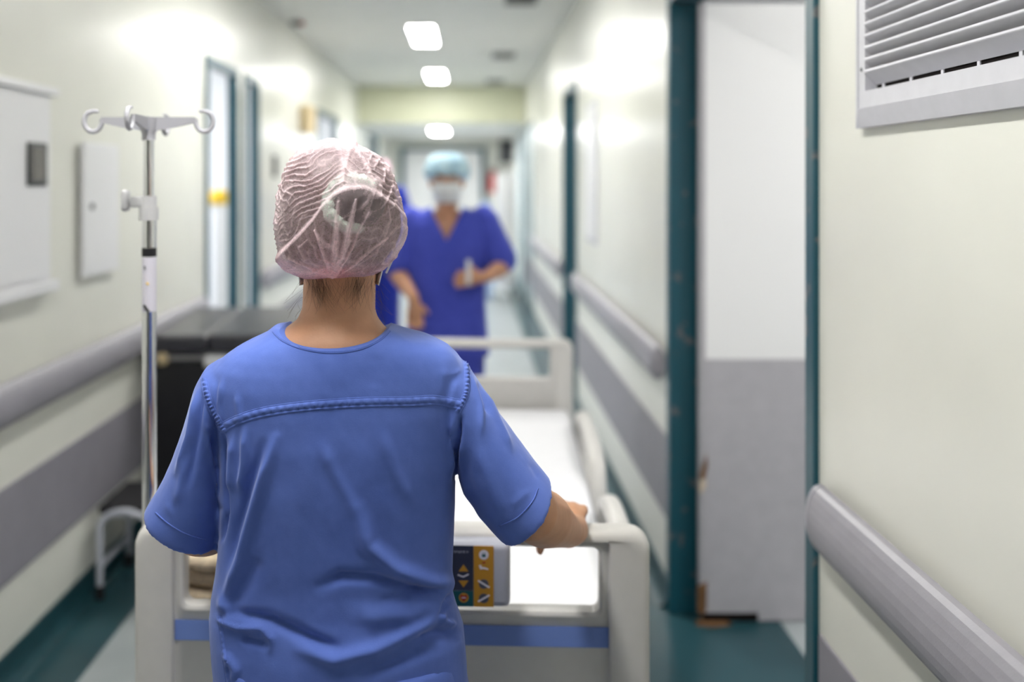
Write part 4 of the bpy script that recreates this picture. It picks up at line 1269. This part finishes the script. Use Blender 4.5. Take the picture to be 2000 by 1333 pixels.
# hair, bun and mint scrunchie below the cap
SIL = [(645, 272), (625, 277), (600, 283), (584, 296), (570, 313), (558, 340), (550, 368), (543, 410), (540, 440), (545, 470), (550, 490), (558, 513), (575, 535), (600, 545), (648, 548), (695, 545), (722, 541), (748, 525), (762, 505), (775, 485), (786, 462), (789, 440), (787, 415), (780, 390), (771, 362), (764, 335), (748, 312), (728, 298), (700, 283), (672, 276)]
CC = (664.0, 415.0)
ang = np.array([math.atan2(-(y - CC[1]), x - CC[0]) for x, y in SIL]); rad = np.array([math.hypot(x - CC[0], y - CC[1]) for x, y in SIL])
od = np.argsort(ang); ang = ang[od]; rad = rad[od]
ang = np.concatenate([ang[-4:] - 2 * math.pi, ang, ang[:4] + 2 * math.pi]); rad = np.concatenate([rad[-4:], rad, rad[:4]])
YH = 1.472
C3 = P(CC[0], CC[1], YH)
def dome(nth, nph, scale, phmax, back_d, front_d, ph0=0.0):
    th = np.linspace(-math.pi, math.pi, nth, endpoint=False)
    rho = np.interp(th, ang, rad) / FPX * YH * scale
    ph = np.linspace(ph0, 1.0, nph)
    v = np.zeros((nph, nth, 3))
    for i, t in enumerate(ph):
        pm_ = math.radians(phmax) * t
        # the lower side stops at the nape, the upper side runs on to the forehead
        low = np.clip(-np.sin(th), 0, 1)
        pe = pm_ * (1 - 0.22 * low)
        r = rho * np.sin(np.minimum(pe, math.pi / 2)) ** 0.82
        past = np.clip(pe - math.pi / 2, 0, None)
        r = r * np.cos(past * 0.75)
        dep = np.where(pe < math.pi / 2, -back_d * np.cos(pe), front_d * np.sin(past))
        v[i, :, 0] = C3.x + r * np.cos(th); v[i, :, 1] = YH + dep; v[i, :, 2] = C3.z + r * np.sin(th)
    return v
def grid_mesh(name, v):
    nph, nth = v.shape[:2]
    idx = np.arange(nph * nth).reshape(nph, nth)
    a = idx[:-1]; b = idx[1:]
    f = np.stack([a, np.roll(a, -1, 1), np.roll(b, -1, 1), b], -1).reshape(-1, 4)
    return pydata(name, v.reshape(-1, 3), f.tolist())
hv = dome(120, 60, 0.955, 110, 0.082, 0.09, 0.004)
hme = grid_mesh('hair', hv)
hc = getco(hme); hn = getno(hme)
setco(hme, hc + np.where(True, 1, 1) * (hc - np.array(C3)) * (0.012 * vnoise(hc, 60, 4))[:, None])
hair = link('hair', hme, M_HAIR, nurse, world=True, smooth=True)
bun_c = P(700, 402, 1.386)
bv = blob([ellipsoid(bun_c, (0.038, 0.020, 0.031), 24, 16), ellipsoid(bun_c + Vector((0.010, -0.002, -0.005)), (0.024, 0.021, 0.022), 20, 12)], 0.004, 3)
link('hair_bun', bv, M_BUN, hair, smooth=True)
sc_pts = []
for k in range(33):
    a = math.radians(-70 + 300 * k / 32)
    a = math.radians(40 + 250 * k / 32)
    sc_pts.append(P(690 + 50 * math.cos(a), 397 - 46 * math.sin(a), 1.379) + Vector((0, 0.004 * math.sin(3 * a), 0)))
tube('scrunchie', sc_pts, [0.0095 + 0.0016 * math.sin(k * 2.1) for k in range(33)], M_SCRUNCH, hair, n=14, smooth=True)

# pink non-woven cap
cv = dome(460, 250, 1.0, 122, 0.120, 0.10, 0.002)
cme = grid_mesh('hair_cap', cv)
cc = getco(cme)
cpx, cpy = topx(cc)
out = cc - np.array([C3.x, YH, C3.z]); out /= np.linalg.norm(out, axis=1)[:, None]
backm = np.clip((YH + 0.02 - cc[:, 1]) / 0.05, 0, 1)
warp = 4.5 * vnoise(cc, 70, 5) + 2.2 * vnoise(cc, 170, 6)
FLAP = [(545, 492), (566, 474), (588, 452), (612, 425), (632, 398), (652, 378), (676, 368), (705, 367), (735, 382), (765, 400), (790, 424)]
fx = np.array([p[0] for p in FLAP]); fy = np.array([p[1] for p in FLAP])
fl = np.interp(cpx, fx, fy)
above = 1 / (1 + np.exp((cpy - fl) / 3.0))
u = cpx - 672
# shirring: chevron ridges either side of a centre crease
ph1 = (cpy - 0.34 * np.abs(u) - 0.0016 * u * u * np.sign(1) + warp * 2.6) / 11.5 * 2 * math.pi
r1 = (0.5 + 0.5 * np.sin(ph1)) ** 4 * np.clip(0.55 + 0.9 * vnoise(cc, 55, 7), 0, 1.2)
ph2 = (cpx * 0.8 + cpy * 0.62 + warp * 4.5) / 23.0 * 2 * math.pi
ph3 = (cpx * 0.75 - cpy * 0.6 + warp * 4.5 + 9) / 26.0 * 2 * math.pi
r2 = (0.5 + 0.5 * np.sin(ph2)) ** 8 * np.clip(0.3 + 1.0 * vnoise(cc, 48, 8), 0, 1)
r3 = (0.5 + 0.5 * np.sin(ph3)) ** 8 * np.clip(0.3 + 1.0 * vnoise(cc, 48, 9), 0, 1)
below_ = 1 - above
ph4 = (np.hypot(cpx - 648, cpy - 544) * 0.25 + np.arctan2(544 - cpy, cpx - 648) * 60 + warp * 5.0) / 17.0 * 2 * math.pi
r4 = (0.5 + 0.5 * np.sin(ph4)) ** 7 * np.clip(0.25 + 1.0 * vnoise(cc, 65, 13), 0, 1)
ridge = r1 * above + (r2 + r3) * 0.85 + r4 * below_ * 0.45
h = 0.0032 * ridge
dens = 0.38 + 0.55 * ridge
d, t = seg_dist(cpx, cpy, [(700, 272), (682, 300), (672, 345), (668, 365)]); h += 0.003 * np.exp(-(d / 4) ** 2); dens += 0.35 * np.exp(-(d / 9) ** 2)
d, t = seg_dist(cpx, cpy, [(655, 272), (668, 300), (672, 335)]); h += 0.0025 * np.exp(-(d / 3) ** 2); dens += 0.3 * np.exp(-(d / 6) ** 2)
d, t = seg_dist(cpx, cpy, [(690, 278), (715, 320), (730, 370)]); h += 0.002 * np.exp(-(d / 3) ** 2); dens += 0.3 * np.exp(-(d / 5) ** 2)
# the pouch over the bun hangs over the nape and is gathered at one point
G = (648.0, 544.0)
below = 1 - above
h += 0.013 * np.exp(-(((cpx - 706) / 60) ** 2 + ((cpy - 388) / 46) ** 2))
h += 0.0085 * below * np.clip((cpy - fl) / 10, 0, 1) * np.clip((540 - cpy) / 40, 0, 1)
edge = np.exp(-((cpy - fl - 3) / 5.5) ** 2); h += 0.003 * edge; dens += 0.42 * edge
FOLDS = [([G, (656, 470), (661, 398)], 7, 0.005, 0.5), ([G, (675, 470), (690, 395)], 7, 0.005, 0.5), ([G, (686, 478), (712, 415)], 3, 0.0035, 0.45), ([G, (700, 500), (748, 460)], 3.5, 0.0035, 0.4), ([G, (640, 505), (618, 448)], 4.5, 0.004, 0.45), ([G, (725, 490), (765, 440)], 3, 0.002, 0.25), ([G, (610, 520), (575, 500)], 4, 0.003, 0.3), ([G, (630, 530), (590, 505)], 3, 0.002, 0.2),
         ([(600, 500), (590, 480), (605, 465)], 3, 0.002, 0.3), ([(740, 470), (752, 430), (745, 405)], 3, 0.002, 0.3), ([(612, 525), (640, 518)], 3, 0.002, 0.2)]
for poly, w, hh, dd in FOLDS:
    d, t = seg_dist(cpx, cpy, poly)
    ww = w * (1.15 - 0.85 * t)
    e_ = np.exp(-(d / ww) ** 2) * below
    h += hh * e_; dens += dd * e_
dg_ = np.hypot(cpx - G[0], (cpy - G[1]) * 1.0)
dens += 0.55 * np.exp(-(dg_ / 26) ** 2)
dens -= 0.24 * np.exp(-(((cpx - 700) / 38) ** 2 + ((cpy - 402) / 26) ** 2))
# lower border is a doubled, frilled band
rim = np.clip((cpy - (512 + 0.0022 * (cpx - 655) ** 2 * -1)) / 14, 0, 1)
dens += 0.26 * rim
top_rim = np.clip((300 - cpy) / 22, 0, 1); dens += 0.30 * top_rim
rr_ = np.hypot(cpx - CC[0], cpy - CC[1]) / np.interp(np.arctan2(-(cpy - CC[1]), cpx - CC[0]), ang, rad)
dens += 0.42 * np.clip((rr_ - 0.86) / 0.13, 0, 1)
h += 0.0030 * vnoise(cc, 60, 10) * np.clip(rr_ - 0.5, 0, 1) + 0.0012 * vnoise(cc, 190, 12) * np.clip(rr_ - 0.6, 0, 1) * 2
setco(cme, cc + out * (h * np.clip((543 - cpy) / 16, 0, 1) * backm + 0.003 * (1 - backm) * vnoise(cc, 120, 11))[:, None])
tn_ = cme.attributes.new('tint', 'FLOAT', 'POINT')
tn_.data.foreach_set('value', np.clip(0.95 * np.exp(-(dg_ / 30) ** 2) + 0.22 * rim + 0.35 * below * np.exp(-(dg_ / 90) ** 2), 0, 1).astype(np.float32))
at = cme.attributes.new('dens', 'FLOAT', 'POINT')
at.data.foreach_set('value', np.clip(np.where(backm > 0.02, dens, 0.75), 0.1, 1.0).astype(np.float32))
link('hair_cap', cme, M_VEIL, nurse, world=True, smooth=True)

# loose hairs on the nape
bm = bmesh.new(); bm.from_mesh(bme); bvb = BVHTree.FromBMesh(bm); bm.free()
rng = random.Random(5); parts = []
for k in range(170):
    side = rng.random()
    x = rng.gauss(618, 16) if side < 0.5 else rng.gauss(705, 18)
    if side > 0.9: x = rng.uniform(600, 728)
    if not 597 < x < 731: continue
    y = rng.uniform(538, 560); ln = rng.uniform(18, 62); dx = rng.uniform(-0.35, 0.35) + (0.3 if x < 655 else -0.25)
    pts = []; cv_ = rng.uniform(-0.025, 0.025)
    for i in range(7):
        s = i / 6.0
        xx = x + dx * ln * s + cv_ * ln * 14 * s * s; yy = y + ln * s
        d = P(xx, yy, 1.0) - Vector((0, 0, CAMZ)); d.normalize()
        hit, nrm, _, _ = bvb.ray_cast(Vector((0, 0, CAMZ)), d)
        if hit is None: break
        pts.append(hit + nrm * (0.0008 + 0.0012 * s))
    if len(pts) > 3:
        parts.append(loft(tube_rings(pts, [0.00014 * (1 - 0.6 * i / len(pts)) for i in range(len(pts))], 4)))
for k in range(26):
    sd = rng.choice((-1, 1)); x = 594 if sd < 0 else 731
    y = rng.uniform(545, 610); p0 = P(x, y, 1.462)
    pts = catmull([p0, p0 + Vector((sd * rng.uniform(0.004, 0.012), 0, -rng.uniform(0.0, 0.01))), p0 + Vector((sd * rng.uniform(0.004, 0.03), 0, -rng.uniform(0.012, 0.035)))], 4)
    parts.append(loft(tube_rings(pts, 0.0001, 4)))
link('nape_hair', pydata('nape_hair', *merge(parts)), mat('nape_brown', (0.10, 0.05, 0.03), 0.5), nurse, world=True, kind='stuff')
# mask with loops, turned away
mk = link('face_mask', mask_mesh(HC, 1.0, 1.0), M_MASK, nurse, world=True, smooth=True)
for sd in (-1, 1):
    for zz in (-0.02, -0.09):
        tube('ear_loop', catmull([HC + Vector((sd * 0.066, 0.03, zz)), HC + Vector((sd * 0.079, 0.01, zz * 0.5 - 0.015)), HC + Vector((sd * 0.081, -0.018, -0.02))], 5), 0.0016, M_MASK, mk, n=8)
eyes(HC, 1.0, 1.0, nurse)

# ---------------------------------------------------------------- standing figures in the background
def standing(label, cx, y, face, hgt, m_top, m_skin, m_cap, arms, cap_scale=1.0, vneck=True, tx=1.0):
    s = hgt / 1.70
    e = empty('person', (cx, y, 0), label=label, cat='person')
    V = lambda x, dy, z: Vector((cx + x * s, y + face * dy * s, z * s))
    hc = V(0, 0.02, 1.585)
    tor = loft([ell_ring(cx, y, z * s, rx * s, ry * s, 36, 2.3) for z, rx, ry in ((1.44, 0.055, 0.05), (1.42, 0.10, 0.065), (1.39, 0.165, 0.085), (1.33, 0.178, 0.10), (1.2, 0.165, 0.108), (1.02, 0.145, 0.10), (0.9, 0.165, 0.11), (0.8, 0.165, 0.11))])
    neck = loft([ell_ring(cx, y + face * dy * s, z * s, 0.052 * s, 0.055 * s, 24) for z, dy in ((1.36, 0.0), (1.45, 0.005), (1.54, 0.012))])
    bp = [tor, neck] + head_parts(hc, s, face)
    sl = []
    for (shd, elb, wri, hand) in arms:
        shd, elb, wri, hand = [Vector(q) for q in (shd, elb, wri, hand)]
        bp.append(capsule([shd, elb], [0.05 * s, 0.041 * s])); bp.append(capsule([elb, elb.lerp(wri, 0.3), wri], [0.041 * s, 0.042 * s, 0.027 * s]))
        hd = (hand - wri).normalized(); sdv = hd.cross(Vector((0, 1, 0)))
        if sdv.length < 0.2: sdv = hd.cross(Vector((0, 0, 1)))
        sdv.normalize()
        pal = wri + hd * 0.075 * s
        bp.append(loft(tube_rings([wri - hd * 0.01, wri + hd * 0.03 * s, pal], [(0.024 * s, 0.022 * s), (0.016 * s, 0.036 * s), (0.014 * s, 0.040 * s)], 14)) if False else capsule([wri, pal], [0.027 * s, 0.029 * s]))
        curl = Vector((0, -face * 0.0, 0)) + Vector((0, face * 0.35, 0)) * -1
        for k in range(4):
            o_ = sdv * (0.030 - 0.020 * k) * s
            L = (0.062, 0.072, 0.068, 0.052)[k] * s
            b0 = pal + o_ * 0.9
            bp.append(capsule([b0 - hd * 0.02, b0 + hd * L * 0.5 + o_ * 0.15, b0 + hd * L + o_ * 0.2 - curl * 0.02], [0.0105 * s, 0.0095 * s, 0.0085 * s], 8))
        tsgn = 1 if shd.x < cx else -1
        tb_ = wri + hd * 0.03 * s; tv = Vector((tsgn, 0, 0))
        tv = (sdv if sdv.dot(Vector((0, 0, 1)) + tv) > 0 else -sdv)
        bp.append(capsule([tb_, tb_ + (tv * 0.8 + hd * 0.35).normalized() * 0.045 * s, tb_ + (tv * 0.8 + hd * 0.6).normalized() * 0.078 * s], [0.013 * s, 0.011 * s, 0.009 * s], 8))
        dr = (elb - shd); t1 = 0.86
        sl.append(capsule([shd + Vector((0, 0, 0.006)), shd + dr * 0.45, shd + dr * t1], [0.070 * s, 0.076 * s, 0.080 * s], 24))
    for sd in (-1, 1):
        bp.append(capsule([V(sd * 0.085, 0, 0.82), V(sd * 0.09, 0.01, 0.47), V(sd * 0.095, -0.01, 0.10)], [0.08 * s, 0.055 * s, 0.038 * s]))
    link('body', blob(bp, 0.0065, 4), m_skin, e, world=True, smooth=True)
    tp = loft([ell_ring(cx, y, z * s, rx * s * tx, ry * s, 44, 2.4) for z, rx, ry in ((1.462, 0.07, 0.07), (1.447, 0.115, 0.082), (1.42, 0.168, 0.096), (1.37, 0.195, 0.112), (1.28, 0.198, 0.124), (1.14, 0.192, 0.124), (1.0, 0.188, 0.124), (0.9, 0.195, 0.130), (0.74, 0.205, 0.134))])
    me = blob([tp] + sl, 0.007, 5)
    c_ = getco(me); n_ = getno(me)
    setco(me, c_ + n_ * (0.004 * vnoise(c_ * np.array([1, 1, 0.5]), 26, cx) + 0.0012 * vnoise(c_, 70, 3))[:, None])
    zt_ = 1.30 if vneck else 1.40
    poly = [(cx - 0.085 * s, 1.6 * s), (cx - 0.072 * s, 1.44 * s), (cx, zt_ * s), (cx + 0.072 * s, 1.44 * s), (cx + 0.085 * s, 1.6 * s)]
    me = boolean(me, prism(poly, *sorted((y, y + face * 0.4))))
    poly = [(cx - 0.085 * s, 1.6 * s), (cx - 0.075 * s, 1.44 * s), (cx, 1.41 * s), (cx + 0.075 * s, 1.44 * s), (cx + 0.085 * s, 1.6 * s)]
    me = boolean(me, prism(poly, *sorted((y + face * 0.001, y - face * 0.4))))
    link('scrub_top', me, m_top, e, world=True, smooth=True)
    tr = [loft([ell_ring(cx + sd * x * s, y, z * s, rx * s, ry * s, 30, 2.2) for z, x, rx, ry in ((0.92, 0.07, 0.10, 0.115), (0.8, 0.085, 0.105, 0.115), (0.45, 0.095, 0.082, 0.088), (0.06, 0.10, 0.08, 0.083))]) for sd in (-1, 1)]
    link('scrub_trousers', blob(tr, 0.014, 4), m_top, e, world=True, smooth=True)
    for sd in (-1, 1):
        shoe(cx + sd * 0.095 * s, y, face, e, s)
    # bouffant cap
    rings = []
    for i in range(14):
        t = i / 13.0; a = math.pi * 0.5 * (1 - t)
        zz = 0.022 + 0.118 * math.cos(a) ** 0.8 if i else 0.022
        ring = []
        rb = (0.109 * math.sin(max(a, 0.02)) ** 0.75) if i > 1 else (0.088 if i == 0 else 0.104)
        zz = (0.020, 0.034)[i] if i < 2 else 0.034 + 0.100 * math.sin(math.pi / 2 * (i - 1) / 12.0)
        if i >= 2: rb = 0.113 * math.cos(math.pi / 2 * (i - 1) / 12.2) ** 0.6
        for k in range(48):
            b = 2 * math.pi * k / 48
            w = 1 + 0.03 * math.sin(b * 11 + i) * (1 - t) + 0.02 * math.sin(b * 5 + i * 2)
            dn_ = -0.035 * (0.5 - 0.5 * math.sin(b) * face) if i < 8 else 0
            ring.append(hc + Vector((rb * w * cap_scale * math.cos(b), rb * w * 1.08 * cap_scale * math.sin(b) - face * 0.008, zz + dn_ * (1 - i / 8.0))) * s)
        rings.append(ring)
    link('hair_cap', recalc(pydata('hair_cap', *loft(rings))), m_cap, e, world=True, smooth=True)
    mk = link('face_mask', mask_mesh(hc, s, face), M_MASK, e, world=True, smooth=True)
    for sd in (-1, 1):
        tube('ear_loop', catmull([hc + Vector((sd * 0.066, face * 0.03, -0.02)) * s, hc + Vector((sd * 0.085, face * 0.0, -0.012)) * s, hc + Vector((sd * 0.066, face * 0.03, -0.09)) * s], 6), 0.002 * s, M_MASK, mk, n=8)
    eyes(hc, s, face, e)
    return e

Y2 = 4.8
arms2 = [(P(803, 432, Y2), P(772, 528, Y2 - 0.02), P(808, 582, Y2 - 0.17), P(812, 640, Y2 - 0.17)),
         (P(944, 430, Y2), P(984, 520, Y2 - 0.02), P(948, 542, Y2 - 0.20), P(905, 545, Y2 - 0.21))]
standing('person in royal blue scrubs, pale blue cap and white mask, walking towards the bed', P(873, 0, Y2).x, Y2, -1, 1.685, M_SCRUB2, M_SKIN2, M_VEIL2, arms2, 1.0)
p0 = P(915, 535, Y2 - 0.245); p1 = P(914, 512, Y2 - 0.25)
tag(boxes('paper_slip', [((p0.x - 0.011, p0.y - 0.004, p0.z - 0.05), (p0.x + 0.011, p0.y - 0.0, p1.z + 0.01))], M_WHITE, bevel=0.0015, seg=1), 'small pale slip held upright by the nurse in royal blue', 'slip')
Y3 = 8.9; X3 = P(742, 0, Y3).x
arms3 = [((X3 - 0.20, Y3, 1.40), (X3 - 0.25, Y3, 1.12), (X3 - 0.24, Y3 - 0.05, 0.88), (X3 - 0.24, Y3 - 0.06, 0.75)),
         ((X3 + 0.175, Y3, 1.46), (X3 + 0.25, Y3 - 0.03, 1.17), (X3 + 0.22, Y3 - 0.1, 0.92), (X3 + 0.22, Y3 - 0.12, 0.8))]
standing('person in dark blue scrubs half hidden between the two nurses', X3, Y3, 1, 1.74, M_SCRUB3, M_SKIN2, M_VEIL3, arms3, 0.85, vneck=False)
